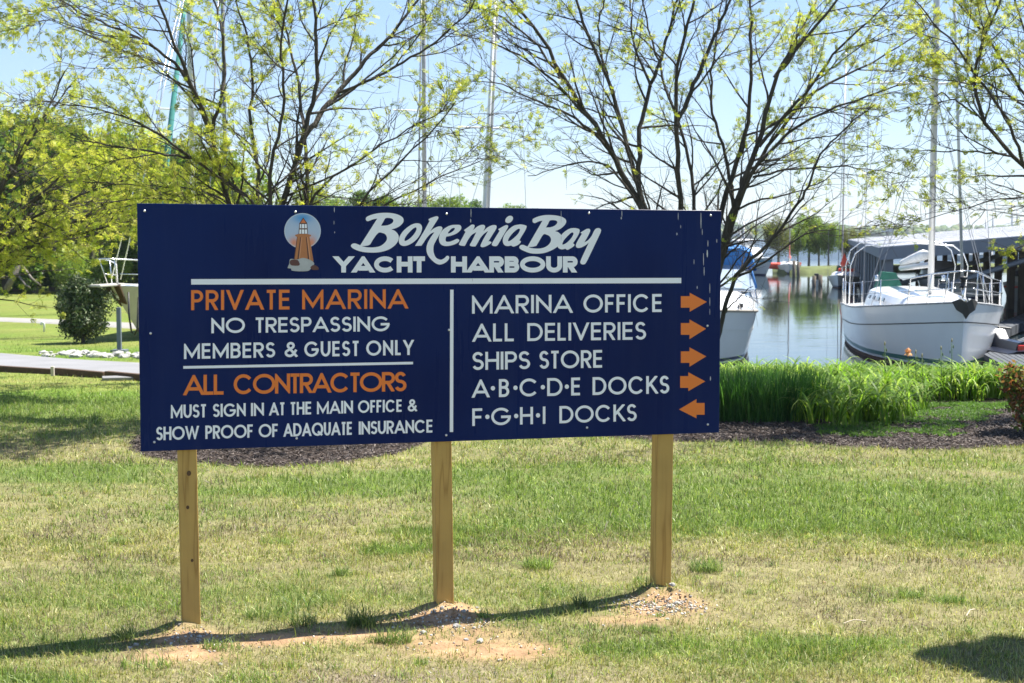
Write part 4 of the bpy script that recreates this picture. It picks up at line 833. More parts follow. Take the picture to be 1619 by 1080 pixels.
T2 = [
 limb([(1060, 450), (1014, 328), (980, 266), (950, 211), (895, 131), (855, 55), (815, 5)], Y2, -.5, .058, .012, low2(-.05, 0)),
 limb([(1055, 420), (1011, 305), (989, 229), (971, 147), (922, 40), (913, 5)], Y2, .6, .046, .014, low2(-.03, 0, .05)),
 limb([(1013, 320), (1008, 290), (1011, 199), (1029, 137), (1054, 67), (1069, 5)], Y2-.1, .4, .034, .010),
 limb([(1085, 480), (1078, 328), (1072, 260), (1069, 189), (1072, 92), (1099, 5)], Y2, -.4, .050, .012, low2(0, 0)),
 limb([(1069, 195), (1093, 147), (1118, 82), (1151, 12)], Y2-.2, .3, .030, .012),
 limb([(1095, 460), (1099, 324), (1093, 266), (1081, 214), (1055, 150), (1030, 60), (1015, 5)], Y2+.1, .8, .034, .008, low2(.02, 0, .05)),
 limb([(1110, 470), (1142, 328), (1170, 244), (1185, 183), (1188, 76), (1186, 5)], Y2, .5, .050, .010, low2(.03, 0)),
 limb([(1120, 480), (1160, 328), (1200, 232), (1224, 122), (1246, 92), (1322, 5)], Y2, -.5, .056, .010, low2(.04, 0, -.04)),
 limb([(1125, 470), (1160, 330), (1185, 275), (1212, 244), (1261, 196), (1316, 171), (1438, 131)], Y2-.1, -1.0, .040, .006, low2(.05, 0, -.06)),
 limb([(1130, 450), (1175, 300), (1212, 232), (1292, 134), (1365, 110), (1469, 43)], Y2+.1, .9, .042, .006, low2(.05, 0, .05)),
 limb([(1120, 590), (1141, 512), (1145, 488), (1160, 440), (1200, 397), (1230, 370), (1262, 322), (1280, 290), (1292, 250), (1337, 202), (1383, 165)], Y2-.1, -.8, .034, .006, low2(.06, .0)),
 limb([(1165, 438), (1215, 412), (1265, 375), (1300, 362), (1345, 366)], Y2-.25, -.2, .017, .003),
 limb([(1142, 505), (1150, 486), (1172, 468), (1189, 452)], Y2-.1, -.3, .012, .004),
 limb([(1020, 340), (968, 263), (931, 254), (890, 262), (835, 280)], Y2-.2, -.5, .018, .004),
 limb([(985, 275), (953, 220), (907, 183), (846, 159), (795, 132), (740, 128)], Y2-.2, -.8, .022, .004),
 limb([(950, 211), (900, 150), (830, 90), (760, 60), (700, 50)], Y2-.3, -.3, .020, .004),
 limb([(895, 131), (840, 60), (790, 25), (745, 5)], Y2-.3, .5, .016, .006),
 limb([(971, 147), (950, 90), (945, 30), (955, 5)], Y2+.4, .2, .018, .006),
 limb([(1224, 122), (1260, 60), (1290, 5)], Y2-.2, .4, .018, .006),
 limb([(1200, 232), (1270, 150), (1330, 70), (1400, 8)], Y2-.3, -.4, .022, .006),
 limb([(1190, 280), (1240, 268), (1330, 262), (1400, 270), (1450, 285)], Y2-.3, -.4, .014, .003),
 limb([(1160, 330), (1150, 250), (1120, 160), (1130, 80), (1140, 5)], Y2+.3, .9, .024, .006),
 limb([(1029, 137), (1000, 70), (995, 5)], Y2+.1, .3, .018, .006),
]
spring_tree('locust_tree', b2, T2, 'wide multi stemmed tree with sparse new leaves behind the right end of the sign', 23, M_leafY, dens=1.0, l1step=.23, leafgate=lambda P: np.clip(.28+.9*np.clip((P[:, 0]-2.5)*.5, 0, 1.0)+.3*np.clip(P[:, 2]-3.9, 0, 1)+.3*np.exp(-((P[:, 0]-1.7)**2+(P[:, 2]-3.3)**2)*2), .2, 1.5)*np.clip((P[:, 2]-1.9)*.7, .2, 1))
Y3 = 15.2; x3 = 7.0; b3 = (x3, Y3, H1(x3, Y3)-.03)
T3 = [
 limb([(1720, 400), (1660, 305), (1619, 263), (1582, 226), (1545, 183), (1539, 98), (1579, 8)], Y3, -.3, .04, .010, b3),
 limb([(1591, 244), (1540, 240), (1475, 238), (1420, 236)], Y3-.1, -.4, .012, .003),
 limb([(1545, 183), (1520, 165), (1490, 147), (1440, 160)], Y3-.2, .4, .012, .003),
 limb([(1720, 420), (1650, 315), (1619, 306), (1560, 320), (1505, 335), (1450, 350)], Y3, -.5, .020, .003, b3),
 limb([(1740, 380), (1700, 250), (1640, 180), (1600, 120), (1560, 60), (1520, 8)], Y3+.2, .5, .034, .008, b3),
 limb([(1760, 350), (1740, 200), (1700, 100), (1660, 8)], Y3, .3, .04, .01, b3),
 limb([(1619, 263), (1600, 200), (1560, 140), (1500, 60), (1450, 8)], Y3-.2, -.5, .018, .005),
 limb([(1740, 380), (1690, 240), (1640, 120), (1610, 8)], Y3, .8, .03, .008, b3),
 limb([(1790, 400), (1850, 250), (1900, 100), (1930, 8)], Y3, -.5, .04, .01, b3),
 limb([(1640, 180), (1590, 150), (1530, 110), (1480, 80)], Y3+.2, -.3, .014, .003),
]
spring_tree('locust_tree', b3, T3, 'tree reaching in from the right edge over the white sailboat', 31, M_leafY, dens=.8, l1step=.22, leafgate=lambda P: .35+.65*np.clip((P[:, 2]-2.6)*.8, 0, 1))
Y0 = 19.0; x0 = -8.0; b0 = (x0, Y0, H1(x0, Y0)-.03)
T0 = []
rs0 = random.Random(3)
for k in range(18):
    a = rs0.uniform(-1.2, 1.5) if k < 12 else rs0.uniform(1.6, 4.6); up = rs0.uniform(.75, 1.6); ln = rs0.uniform(2.8, 4.3); d = np.array([math.cos(a), math.sin(a)*.8, up]); d = d/np.linalg.norm(d)
    P = [np.array(b0)]; P.append(np.array(b0)+np.array([d[0]*.3, d[1]*.3, 1.0])); dd = d.copy()
    for q in range(5): dd = unit(dd+np.array([0, 0, -.08])+np.array([rs0.uniform(-.15, .15) for _ in range(3)])); P.append(P[-1]+dd*ln/5)
    T0.append(([tuple(p) for p in P], .042, .008))
spring_tree('locust_tree', b0, T0, 'bushy yellow green tree at the left edge beyond the lawn', 41, M_leafY, dens=.75, l1step=.24, leafscale=1.35, l1len=(.6, 1.4))
# small ball tree outside the right edge: its shadow falls on the lawn corner
bx_ = (3.13, 6.95, H1(3.13, 6.95)-.02)
Tb = []
for k in range(9):
    a = k*2*math.pi/9; P = [bx_, (bx_[0], bx_[1], 1.25), (bx_[0]+.12*math.cos(a), bx_[1]+.12*math.sin(a), 1.45), (bx_[0]+.3*math.cos(a), bx_[1]+.2*math.sin(a), 1.6+.12*math.sin(k*2))]; Tb.append((P, .018, .005))
spring_tree('ball_tree', bx_, Tb, 'small round headed ornamental tree beyond the right edge of the lawn', 51, M_leafY, dens=3, l1step=.05, l1len=(.10, .22), l2len=(.05, .12))

# ------------------------------------------------------------ leafy crowns for the background
def crown_mesh(name, seed, n, rx, rz, leaf, blobs=14, shell=.55, pal=None, low_=-.8):
    rs = np.random.default_rng(seed); C_ = rs.normal(size=(blobs, 3)); C_ /= np.linalg.norm(C_, axis=1)[:, None]; C_ *= rs.uniform(.25, .8, blobs)[:, None]; C_[:, 2] = np.clip(C_[:, 2], low_, 1); R_ = rs.uniform(.25, .48, blobs)
    k = rs.integers(0, blobs, n); D = rs.normal(size=(n, 3)); D /= np.linalg.norm(D, axis=1)[:, None]; P = C_[k]+D*(R_[k]*(shell+(1-shell)*rs.random(n)))[:, None]
    P = P*np.array([rx, rx, rz]); a = rs.normal(size=(n, 3)); a /= np.linalg.norm(a, axis=1)[:, None]; b_ = np.cross(a, rs.normal(size=(n, 3))); b_ /= np.linalg.norm(b_, axis=1)[:, None]; s = leaf*rs.uniform(.5, 1.2, n)[:, None]
    V = np.stack([P-a*s, P+b_*s*.5, P+a*s, P-b_*s*.5], 1).reshape(-1, 3)
    c = np.array(pal)[rs.integers(0, len(pal), n)]*(.8+.4*rs.random(n))[:, None]*(.85+.3*rs.random(blobs))[k][:, None]
    o = fastmesh(name, V, np.arange(n*4).reshape(-1, 4), None, cols=np.repeat(c, 4, 0)); me = o.data; bpy.data.objects.remove(o); return me, C_*np.array([rx, rx, rz])
def trunk_mesh(C_, h, r, seed, n=7):
    rs = random.Random(seed); mb = MB(); mb.tube([(0, 0, -.5), (rs.uniform(-.1, .1), 0, h*.5), (0, 0, h), (rs.uniform(-.2, .2), 0, h*1.25)], [r*1.2, r*.9, r*.7, r*.3], 7)
    for i in range(min(n, len(C_))):
        c = C_[i]; mb.tube([(0, 0, h*.75+i*.05*h), (c[0]*.4, c[1]*.4, (h*1.25+c[2]*.5)), (c[0]*.9, c[1]*.9, h*1.5+c[2]*.9)], [r*.45, r*.25, r*.08], 5)
    me = bpy.data.meshes.new('trunk'); me.from_pydata([tuple(v) for v in mb.V], [], mb.F); me.update(); me.materials.append(M_barkp); return me
PAL1 = [(.17, .27, .04), (.25, .35, .055), (.30, .39, .08), (.13, .20, .03)]; PAL2 = [(.07, .15, .025), (.11, .20, .035), (.05, .10, .02), (.14, .22, .04)]; PAL3 = [(.17, .20, .05), (.22, .24, .07), (.13, .16, .04), (.17, .14, .06)]
M_lw = leafmat('woodland_leaf', (1, 1, 1), .45, attr=True, gloss=.25, var=.2, scale=.6)
protos = []
for i, (pal, rx, rz, lf, n) in enumerate(((PAL1, 3.0, 3.6, .13, 14000), (PAL2, 3.0, 3.4, .15, 13000), (PAL3, 2.7, 4.0, .12, 11000), (PAL1, 3.4, 3.0, .14, 14000))):
    me, C_ = crown_mesh('crown', 100+i, n, rx, rz, lf, 20, .5, pal); me.materials.append(M_lw); h = 5.0; protos.append((me, trunk_mesh(C_, 3.4, .2, i), 5.2, rx))
def wood_tree(px, top, Y, k, label, group, ground=None, wide=1., name='woodland_tree'):
    bush = name == 'bush'
    me, tm, hc, rx = protos[k]; x, _, zt = at(px, top, Y); zb = H1(x, Y) if ground is None else ground; H = zt-zb; s = H/(6.6 if bush else 8.9); o = empty(name, (x, Y, zb), random.uniform(0, 6), label, 'tree', group); o.scale = (s*wide, s*wide, s)
    a = bpy.data.objects.new('crown', me); C.objects.link(a); a.parent = o; a.location = (0, 0, 2.9 if bush else hc-.3); a['kind'] = 'stuff'; b_ = bpy.data.objects.new('trunk', tm); C.objects.link(b_); b_.parent = o; return o
rw = random.Random(5); ORD = ['first', 'second', 'third', 'fourth', 'fifth', 'sixth', 'seventh', 'eighth', 'ninth', 'tenth', 'eleventh', 'twelfth']
GL = ('dense green woodland tree behind the grass at left', 'darker green woodland tree behind the grass at left', 'pale half open woodland tree behind the grass at left', 'broad green woodland tree behind the grass at left')
for row, Y in ((0, 66), (1, 74), (2, 86)):
    for i in range(9 if row < 2 else 8):
        px = -170+i*(66-row*2)+rw.uniform(-20, 20); top = np.interp(px, [-200, 0, 120, 250, 350, 430, 500, 560], [130, 150, 165, 180, 215, 250, 285, 305])+rw.uniform(-8, 22)-(row-1)*8
        k = rw.choice([0, 1, 3, 2]); wood_tree(px, top, Y+rw.uniform(-2, 2), k, f"{GL[k].replace(' woodland tree behind the grass at left', ' tree')}, {ORD[i]} from the left in the {('front', 'middle', 'rear')[row]} row of the left wood", 'woodland trees at left', wide=rw.uniform(.85, 1.2))
# understorey bushes at the foot of the wood
for i in range(12):
    px = -150+i*52+rw.uniform(-15, 15); k = rw.choice([1, 0]); wood_tree(px, rw.uniform(345, 400), 62+rw.uniform(-1, 2), k, f'low leafy bush at the foot of the left wood, {ORD[i]} from the left', 'bushes at the edge of the wood', wide=1.5, name='bush')
# fallen grey branches at the edge of the wood
p = at(15, 452, 60); mb = MB(); q = [at(10, 458, 60), at(25, 430, 60), at(38, 400, 61), at(55, 378, 61)]; mb.tube(q, [.14, .12, .09, .05], 7); mb.tube([at(35, 420, 60), at(50, 440, 59), at(65, 452, 59)], [.06, .05, .03], 6); mb.tube([at(27, 432, 60), at(40, 450, 59), at(48, 455, 59)], [.05, .04, .03], 6)
tag(mb.build('fallen_branch', M_barkp, None, True), 'bare grey fallen limb leaning at the edge of the left wood', 'branch')
# farther trees seen over the top of the sign
for i, (px, top, Y, k) in enumerate(((500, 288, 120, 0), (540, 300, 125, 3), (580, 290, 118, 1), (625, 296, 122, 0), (665, 302, 130, 3), (705, 296, 125, 0), (737, 306, 135, 1), (805, 312, 140, 0), (850, 322, 150, 1))):
    wood_tree(px, top, Y, k, f'distant green tree just above the top edge of the sign, {ORD[i]} from the left', 'distant trees above the sign', ground=WZ+.2)
# glossy dark evergreen beside the road
x, y = gp(131, 543); me, C_ = crown_mesh('crown', 200, 30000, 1, 1, .05, 70, .4, [(.04, .075, .02), (.06, .10, .03), (.11, .14, .06), (.035, .065, .018), (.14, .16, .08)], -.8)
me.materials.append(leafmat('glossy_evergreen_leaf', (1, 1, 1), .15, attr=True, gloss=.35, rough=.5, var=.15))
zt = at(135, 436, y)[2]; zb = H1(x, y); H_ = zt-zb; hw = 52/F*y
o = empty('evergreen_tree', (x, y, zb), 0, 'small rounded dark glossy evergreen tree beside the road at left', 'tree')
a = link('crown', me, None, o); a.location = (.05, 0, H_*.56); a.scale = (hw*.98, hw*1.0, H_*.53); a['kind'] = 'stuff'
mb = MB(); mb.tube([(0, 0, -.05), (.02, 0, H_*.3), (0, 0, H_*.6)], [.05, .04, .03], 8); mb.build('trunk', M_bark, o, True)
# white gooseneck vent pipe
x, y = gp(70, 525); s = empty('vent_pipe', (x, y, H1(x, y)), 0, 'white gooseneck vent pipe standing in the grass beyond the road', 'pipe'); mb = MB(); h = 15/F*y
P = [(0, 0, 0), (0, 0, h*.8)]+[(-.04+.04*math.cos(a), 0, h*.8+.05*math.sin(a)) for a in np.linspace(.3, math.pi, 6)]+[(-.085, 0, h*.74)]; mb.tube(P, .03, 10); mb.build('pipe', mat('white_pvc', (.75, .75, .73), .5), s, True)
# red leaved shrub at right edge
xs_, ys_ = 4.95, 13.9; me, C_ = crown_mesh('crown', 210, 2600, .32, .36, .03, 14, .3, [(.10, .16, .04), (.25, .09, .05), (.16, .18, .05), (.30, .16, .08)]); me.materials.append(M_lily)
p = at(1622, 615, ys_); o = empty('shrub', (p[0], ys_, H1(p[0], ys_)), 0, 'reddish green leafy shrub in the mulch at the right edge', 'shrub'); a = link('crown', me, None, o); a.location = (0, 0, .42); a['kind'] = 'stuff'
mb = MB()
for k in range(7): an = k*.9; mb.tube([(0, 0, -.02), (.07*math.cos(an), .07*math.sin(an), .2), (.16*math.cos(an), .16*math.sin(an), .45)], [.008, .006, .003], 5)
mb.build('stems', M_bark, o, True)

# ------------------------------------------------------------ spit and far shore
V = []; Fc = []
spit = [(1222, 432), (1250, 433.5), (1290, 432.5), (1350, 430), (1500, 428), (1700, 427)]
fr = [at(px, py, 1) for px, py in spit]
def hitz(px, py, z): d = ray(px, py); k = (z-CH)/d[2]; return (d[0]*k, d[1]*k, z)
A_ = [hitz(px, py, WZ) for px, py in spit]; Bk = [hitz(px, py-6.5, WZ) for px, py in spit]
mb = MB(); n = len(A_)
for i in range(n):
    a, b_ = Vector(A_[i]), Vector(Bk[i]); mb.V += [tuple(a-Vector((0, 0, .4))), tuple(a+Vector((0, .3, .32))), tuple(a.lerp(b_, .5)+Vector((0, 0, .5))), tuple(b_+Vector((0, -.3, .3))), tuple(b_-Vector((0, 0, .4)))]
for i in range(n-1):
    for k in range(4): mb.F.append((i*5+k, (i+1)*5+k, (i+1)*5+k+1, i*5+k+1))
tag(mb.build('grass_spit', mat('spit_grass', (.10, .125, .04), .95, var=.4, scale=.9, bump=.4, bscale=3), None, True), kind='structure')
SG = 'row of trees on the grassy spit across the basin'
for i, (px, top, Y, k, wide, lab) in enumerate(((1232, 328, 132, 2, .95, 'brownish open leafed tree at the left end of the spit'), (1262, 352, 134, 0, .8, 'low tree second from the left end of the spit'), (1280, 330, 136, 0, .9, 'tall bright green tree, third from the left on the spit'), (1296, 340, 136, 3, .8, 'green tree in the middle of the spit'), (1311, 343, 134, 0, .85, 'bright green tree fourth from the shed end of the spit'), (1338, 347, 138, 2, .8, 'yellowish tree near the shed end of the spit'), (1356, 352, 140, 2, .8, 'brown tinged tree partly behind the shed roof'))):
    o = wood_tree(px, top, Y, k, lab, SG, ground=WZ+.4, wide=wide*1.05, name='spit_tree')
# far shore
m_ = 260; xs = np.linspace(-900, 900, m_); V = []; Fc = []; hh = 5+6*fbm(xs*.006+9, xs*0+3, 7, 4)
prof = [(1247, -2), (1250, -.9), (1265, .5), (1330, .75), (1420, 1.0), (1700, 1.0), (1800, -.5)]
for i, x in enumerate(xs):
    for (yy_, f) in prof: V.append((x*(yy_/1247), yy_, WZ+f if f < 0 else WZ+hh[i]*f*1.0))
for i in range(m_-1):
    for k in range(len(prof)-1): Fc.append((i*7+k, (i+1)*7+k, (i+1)*7+k+1, i*7+k+1))
M_far = mat('far_woodland_floor', (.05, .08, .03), .95, var=.4, scale=.03)
tag(fastmesh('far_shore', V, Fc, M_far, None, True), kind='structure')
Vs, Fs, Cs = [], [], []; o_ = 0; rs = np.random.default_rng(77)
import bmesh
bm = bmesh.new(); bmesh.ops.create_icosphere(bm, subdivisions=2, radius=1); iv = np.array([v.co[:] for v in bm.verts]); fi = np.array([[v.index for v in f.verts] for f in bm.faces]); bm.free()
nf = 1500; fxs = rs.uniform(-620, 620, nf); fys = 1252+150*rs.random(nf)**1.3; hz_ = WZ+np.interp(fxs, xs, hh)*np.clip((fys-1247)/170, .1, 1); R_ = rs.uniform(2.6, 5.2, nf)
disp = 1+rs.uniform(-.28, .28, (nf, len(iv))); Vf = (iv[None]*disp[..., None]*R_[:, None, None]*np.array([1, 1, 1.05])+np.stack([fxs, fys, hz_+R_*.6], -1)[:, None]).reshape(-1, 3)
Ff = (np.arange(nf)[:, None, None]*len(iv)+fi[None]).reshape(-1, 3); cf = np.array([[.06, .10, .03], [.09, .14, .04], [.12, .15, .05], [.07, .11, .04], [.13, .12, .06]])[rs.integers(0, 5, nf)]
tag(fastmesh('far_wood', Vf, Ff, mat('far_woodland_crowns', (1, 1, 1), .95, attr=True, var=.4, scale=.5), None, False, cols=np.repeat(cf, len(iv), 0)), 'wooded hills of the far shore beyond the bay', 'woods', kind='stuff')
M_house = mat('pale_far_house', (.7, .68, .64), .8); M_hroof = mat('far_house_roof', (.2, .19, .2), .8)
for i, (px, lab) in enumerate(((1163, 'pale house in the trees of the far shore, left of the motor yacht mast'), (1403, 'small pale house on the far shore above the shed roof'))):
    p = at(px, 374 if i == 0 else 367, 1240); h = empty('far_house', p, 0, lab, 'house', 'houses on the far shore'); z0 = -2
    mb = MB(); mb.box((0, 0, 1.5), (9, 6, 3.5)); mb.build('wall', M_house, h); mb = MB(); mb.add([(-5, -3.4, 3.2), (5, -3.4, 3.2), (5, 3.4, 3.2), (-5, 3.4, 3.2), (-5, 0, 5), (5, 0, 5)], [(0, 1, 5, 4), (2, 3, 4, 5), (0, 4, 3), (1, 2, 5), (0, 3, 2, 1)]); mb.build('roof', M_hroof, h)

# ------------------------------------------------------------ boats
class Hull:
    """bow at y=0, stern at y=L, z=0 at the waterline"""
    def __init__(s, L_, B, fb, fm, fs, draft=.45, rake=.6, full=.55, tran=.75, flare=.25, vee=.5):
        s.L, s.B, s.fb, s.fm, s.fs, s.d, s.rake, s.full, s.tran, s.flare, s.vee = L_, B, fb, fm, fs, draft, rake, full, tran, flare, vee
    def half(s, t):
        a = min(1, (t/s.full)) if t < s.full else 1; b_ = math.sin(a*math.pi/2)**.85
        if t > s.full: b_ = 1-(1-s.tran)*((t-s.full)/(1-s.full))**1.8
        return s.B/2*b_
    def sheer(s, t): return s.fb+(s.fm-s.fb)*math.sin(min(1, t/.75)*math.pi/2) if t < .75 else s.fm+(s.fs-s.fm)*((t-.75)/.25)
    def pt(s, t, z, side):
        sh = s.sheer(t); hb = s.half(t); v = (z+s.d)/(sh+s.d); v = max(0, min(1, v))
        sec = (v**(s.vee*(.9-.45*min(1, t*1.6))))*(1-s.flare*(1-v)*max(0, 1-t*1.4)); y = t*s.L+s.rake*(1-v)*(1-t)**3
        return (side*hb*sec, y, z)
    def strip(s, z0, z1, n=26, m_=6, out=0.):
        mb = MB()
        for side in (-1, 1):
            V = []
            for i in range(n+1):
                t = (i/n)**1.3; sh = s.sheer(t)
                for j in range(m_+1):
                    a = z0 if z0 is not None else -s.d; c = z1 if z1 is not None else sh
                    if isinstance(z0, str): a = sh+float(z0)
                    if isinstance(z1, str): c = sh+float(z1)
                    p = s.pt(t, a+(c-a)*j/m_, side); V.append((p[0]+side*out, p[1]-(out if t < .03 else 0), p[2]))
            Fq = [(i*(m_+1)+j, (i+1)*(m_+1)+j, (i+1)*(m_+1)+j+1, i*(m_+1)+j+1) for i in range(n) for j in range(m_)]
            if side > 0: Fq = [f[::-1] for f in Fq]
            mb.add(V, Fq)
        if out == 0:  # transom piece
            tz = [(z0 if not isinstance(z0, str) and z0 is not None else -s.d)+( ((s.sheer(1)) if z1 is None else (z1 if not isinstance(z1, str) else s.sheer(1)+float(z1)))-(z0 if not isinstance(z0, str) and z0 is not None else -s.d))*j/m_ for j in range(m_+1)]
            V = [s.pt(1, z, -1) for z in tz]+[s.pt(1, z, 1) for z in tz]; mb.add(V, [(j, j+1, m_+1+j+1, m_+1+j) for j in range(m_)])
        return mb
    def deck(s, n=20, dz=0, inset=.0, t0=0, t1=1, camber=.06):
        mb = MB(); V = []
        for i in range(n+1):
            t = t0+(t1-t0)*(i/n)**1.3; h = s.half(t)*(1-inset); z = s.sheer(t)+dz; y = t*s.L
            V += [(-h, y, z), (-h*.5, y, z+camber*.8), (0, y, z+camber), (h*.5, y, z+camber*.8), (h, y, z)]
        mb.add(V, [(i*5+k, i*5+k+1, (i+1)*5+k+1, (i+1)*5+k) for i in range(n) for k in range(4)]); return mb
def cabin(secs, mb=None):
    """lofted house: list of (y, halfwidth base, halfwidth top, z base, z top)"""
    mb = mb or MB(); V = []
    for (y, wb, wt, zb, zt) in secs: V += [(-wb, y, zb), (-wt, y, zb+(zt-zb)*.85), (-wt*.8, y, zt), (0, y, zt+.03), (wt*.8, y, zt), (wt, y, zb+(zt-zb)*.85), (wb, y, zb)]
    n = len(secs); mb.add(V, [(i*7+k, i*7+k+1, (i+1)*7+k+1, (i+1)*7+k) for i in range(n-1) for k in range(6)]+[tuple(range(7)), tuple((n-1)*7+k for k in range(7))[::-1]]); return mb
def autosm(o, ang_=35):
    o.data.polygons.foreach_set('use_smooth', [True]*len(o.data.polygons))
    try: o.data.set_sharp_from_angle(angle=math.radians(ang_))
    except Exception: pass
    return o

# --- the white sailboat at right
Yb = 34.0; bp_ = hitz(1518, 591, WZ); sb = empty('sailboat', (bp_[0]-.02, bp_[1]-.3, WZ), -math.radians(6.0), 'large white sailboat moored bow first behind the lily bed', 'sailboat')
sb.scale = (1, 1, 1.13)
Hh = Hull(11.2, 3.8, 1.52, 1.12, 1.02, .5, .45, .46, .8, .12, .22)
autosm(Hh.strip(.24, None, 30, 8).build('topsides', M_cream, sb)); autosm(Hh.strip(.14, .24, 30, 2).build('boot_stripe', M_green, sb)); autosm(Hh.strip(.09, .14, 30, 2).build('waterline_stripe', M_white, sb)); autosm(Hh.strip(-.5, .09, 30, 4).build('bottom', M_antif, sb))
autosm(Hh.strip('-0.42', '-0.395', 22, 1, .006).build('cove_stripe', M_black, sb))
Hh.deck(24).build('deck', M_white, sb, True)
mb = MB()
for s_ in (-1, 1): mb.tube([(s_*Hh.half((i/24)**1.3), (i/24)**1.3*11.2, Hh.sheer((i/24)**1.3)+.02) for i in range(25)], .022, 6)
mb.build('toe_rail', mat('toe_rail_grey', (.35, .35, .34), .5), sb, True)
for s_ in (-1, 1):
    for i in range(1, 14):
        t_ = i*.038+.01; mb = MB(); mb.box((s_*(Hh.half(t_)+.012), t_*11.2, Hh.sheer(t_)+.01), (.02, .07, .035)); mb.build('rail_bracket', M_white, sb)
autosm(cabin([(2.4, .35, .2, 1.32, 1.36), (3.2, .85, .62, 1.22, 1.46), (4.5, 1.15, .92, 1.15, 1.53), (6.5, 1.25, 1.02, 1.1, 1.58), (8.2, 1.25, 1.05, 1.05, 1.60)]).build('coachroof', M_white, sb), 30)
for s_ in (-1, 1):
    for yy_ in (4.9, 5.6, 6.3, 7.0):
        mb = MB(); wx = 1.17+(yy_-4.5)*.03; mb.box((s_*(wx-.02), yy_, 1.39), (.03, .34, .11), 0, Matrix.Rotation(s_*-.45, 4, 'Y')); bevel(mb.build('cabin_window', M_glass, sb), .02)
for (yy_, sz) in ((3.75, .42), (5.5, .4)):
    mb = MB(); mb.box((0, yy_, 1.50 if yy_ < 4 else 1.585), (sz, sz, .06)); bevel(mb.build('hatch', mat('smoked_hatch', (.30, .38, .42), .2), sb), .02)
mb = MB(); mb.tube([(0, 4.35, 1.2), (0, 4.38, 8), (0, 4.5, 15)], [.085, .085, .07], 10); ms = mb.build('mast', M_alu, sb, True)
mb = MB()
mb.tube([(-1.7, 4.55, 6.55), (0, 4.45, 6.5), (1.25, 4.55, 6.55)], .03, 6); mb.build('spreader', M_whitem, ms)
mb = MB(); mb.tube([(-1.1, 4.6, 10.3), (0, 4.45, 10.25), (1.1, 4.6, 10.3)], .03, 6); mb.build('spreader', M_whitem, ms)
mb = MB(); mb.tube([(0, 4.5, 2.25), (-.1, 8.6, 2.08)], .07, 8); mb.build('boom', M_alu, sb, True)
mb = MB(); mb.tube([(0, 4.7, 2.48), (-.02, 5.5, 2.46), (-.05, 7, 2.34), (-.1, 8.4, 2.22)], [.09, .14, .12, .08], 10); mb.build('furled_mainsail', mat('white_sail_cloth', (.7, .7, .68), .8, bump=.5, bscale=4), sb, True)
mb = MB(); mb.tube([(0, .28, 1.75), (.0, 1.8, 7.2), (.0, 4.1, 14.4)], [.035, .04, .02], 8); mb.build('forestay', M_alu, sb, True)
mb = MB(); mb.lathe([(.05, -.06), (.10, -.06), (.10, -.03), (.055, -.02), (.055, .1), (.10, .12), (.10, .16), (.05, .18)], 14, (0, .27, 1.90)); mb.build('furler_drum', M_black, sb, True)
mb = MB(); mb.tube([(0, .27, 1.5), (0, .27, 1.86)], .025, 8); mb.build('stem_fitting', M_metal, sb, True)
# anchor: plough with flukes
mb = MB(); mb.add([(-.30, .02, 1.55), (-.14, -.12, 1.62), (0, -.18, 1.54), (.14, -.12, 1.62), (.30, .02, 1.55), (.22, -.10, 1.38), (.08, -.16, 1.30), (0, -.14, 1.18), (-.08, -.16, 1.30), (-.22, -.10, 1.38), (0, .12, 1.42)], [(0, 1, 9), (1, 2, 8, 9), (2, 3, 5, 6), (3, 4, 5), (2, 6, 7, 8), (0, 10, 1), (1, 10, 2), (2, 10, 3), (3, 10, 4), (4, 10, 5), (5, 10, 6), (6, 10, 7), (7, 10, 8), (8, 10, 9), (9, 10, 0)])
an_ = mb.build('anchor', mat('galvanised_dark', (.05, .045, .035), .6, metal=.3), sb); mb = MB(); mb.tube([(0, -.1, 1.56), (0, .7, 1.63)], .03, 6); mb.build('shank', M_metal, an_)
# pulpit, stanchions, lifelines
mb = MB(); R_ = .014
def dk(t_, s_, dz=0): return (s_*(Hh.half(t_)-.05), t_*11.2, Hh.sheer(t_)+dz)
for s_ in (-1, 1):
    mb.tube([dk(.16, s_, .0), dk(.15, s_, .60), dk(.08, s_, .66), (s_*.28, .05, 2.18), (0, -.08, 2.2)], R_*1.2, 6)
    mb.tube([dk(.05, s_, 0), (s_*.35, .3, 2.17)], R_, 6); mb.tube([dk(.10, s_, 0), dk(.085, s_, .66)], R_, 6); mb.tube([dk(.16, s_, .3), dk(.05, s_, .32), (s_*.2, .12, 1.83)], R_*.8, 6)
mb.build('pulpit', M_metal, sb, True)
for s_ in (-1, 1):
    for t_ in (.27, .39, .51, .63, .75, .87): mb = MB(); mb.tube([dk(t_, s_, 0), dk(t_, s_, .62)], R_, 6); mb.build('stanchion', M_metal, sb, True)
mb = MB()
for s_ in (-1, 1):
    for dz in (.32, .60): mb.tube([dk(t_, s_, dz) for t_ in (.16, .27, .39, .51, .63, .75, .87, 1)], .006, 4)
mb.build('lifelines', M_wire, sb)
mb = MB()
for s_ in (-1, 1):
    mb.tube([dk(1, s_, 0), dk(.99, s_, .7), dk(.9, s_, .7), dk(.9, s_, 0)], R_*1.2, 6); mb.tube([dk(1, s_, .4), dk(.9, s_, .4)], R_, 6)
mb.build('pushpit', M_metal, sb, True)
mb = MB()   # bimini frame hoops
for (yy_, hh_, w_) in ((7.8, 2.68, 1.66), (9.3, 2.75, 1.6)):
    mb.tube([(-w_, yy_+.3, 1.1), (-w_-.02, yy_, 2.15), (-w_*.93, yy_, hh_-.2), (-w_*.75, yy_, hh_), (0, yy_, hh_+.08), (w_*.75, yy_, hh_), (w_*.93, yy_, hh_-.2), (w_+.02, yy_, 2.15), (w_, yy_+.3, 1.1)], .017, 6)
mb.build('bimini_frame', M_metal, sb, True)
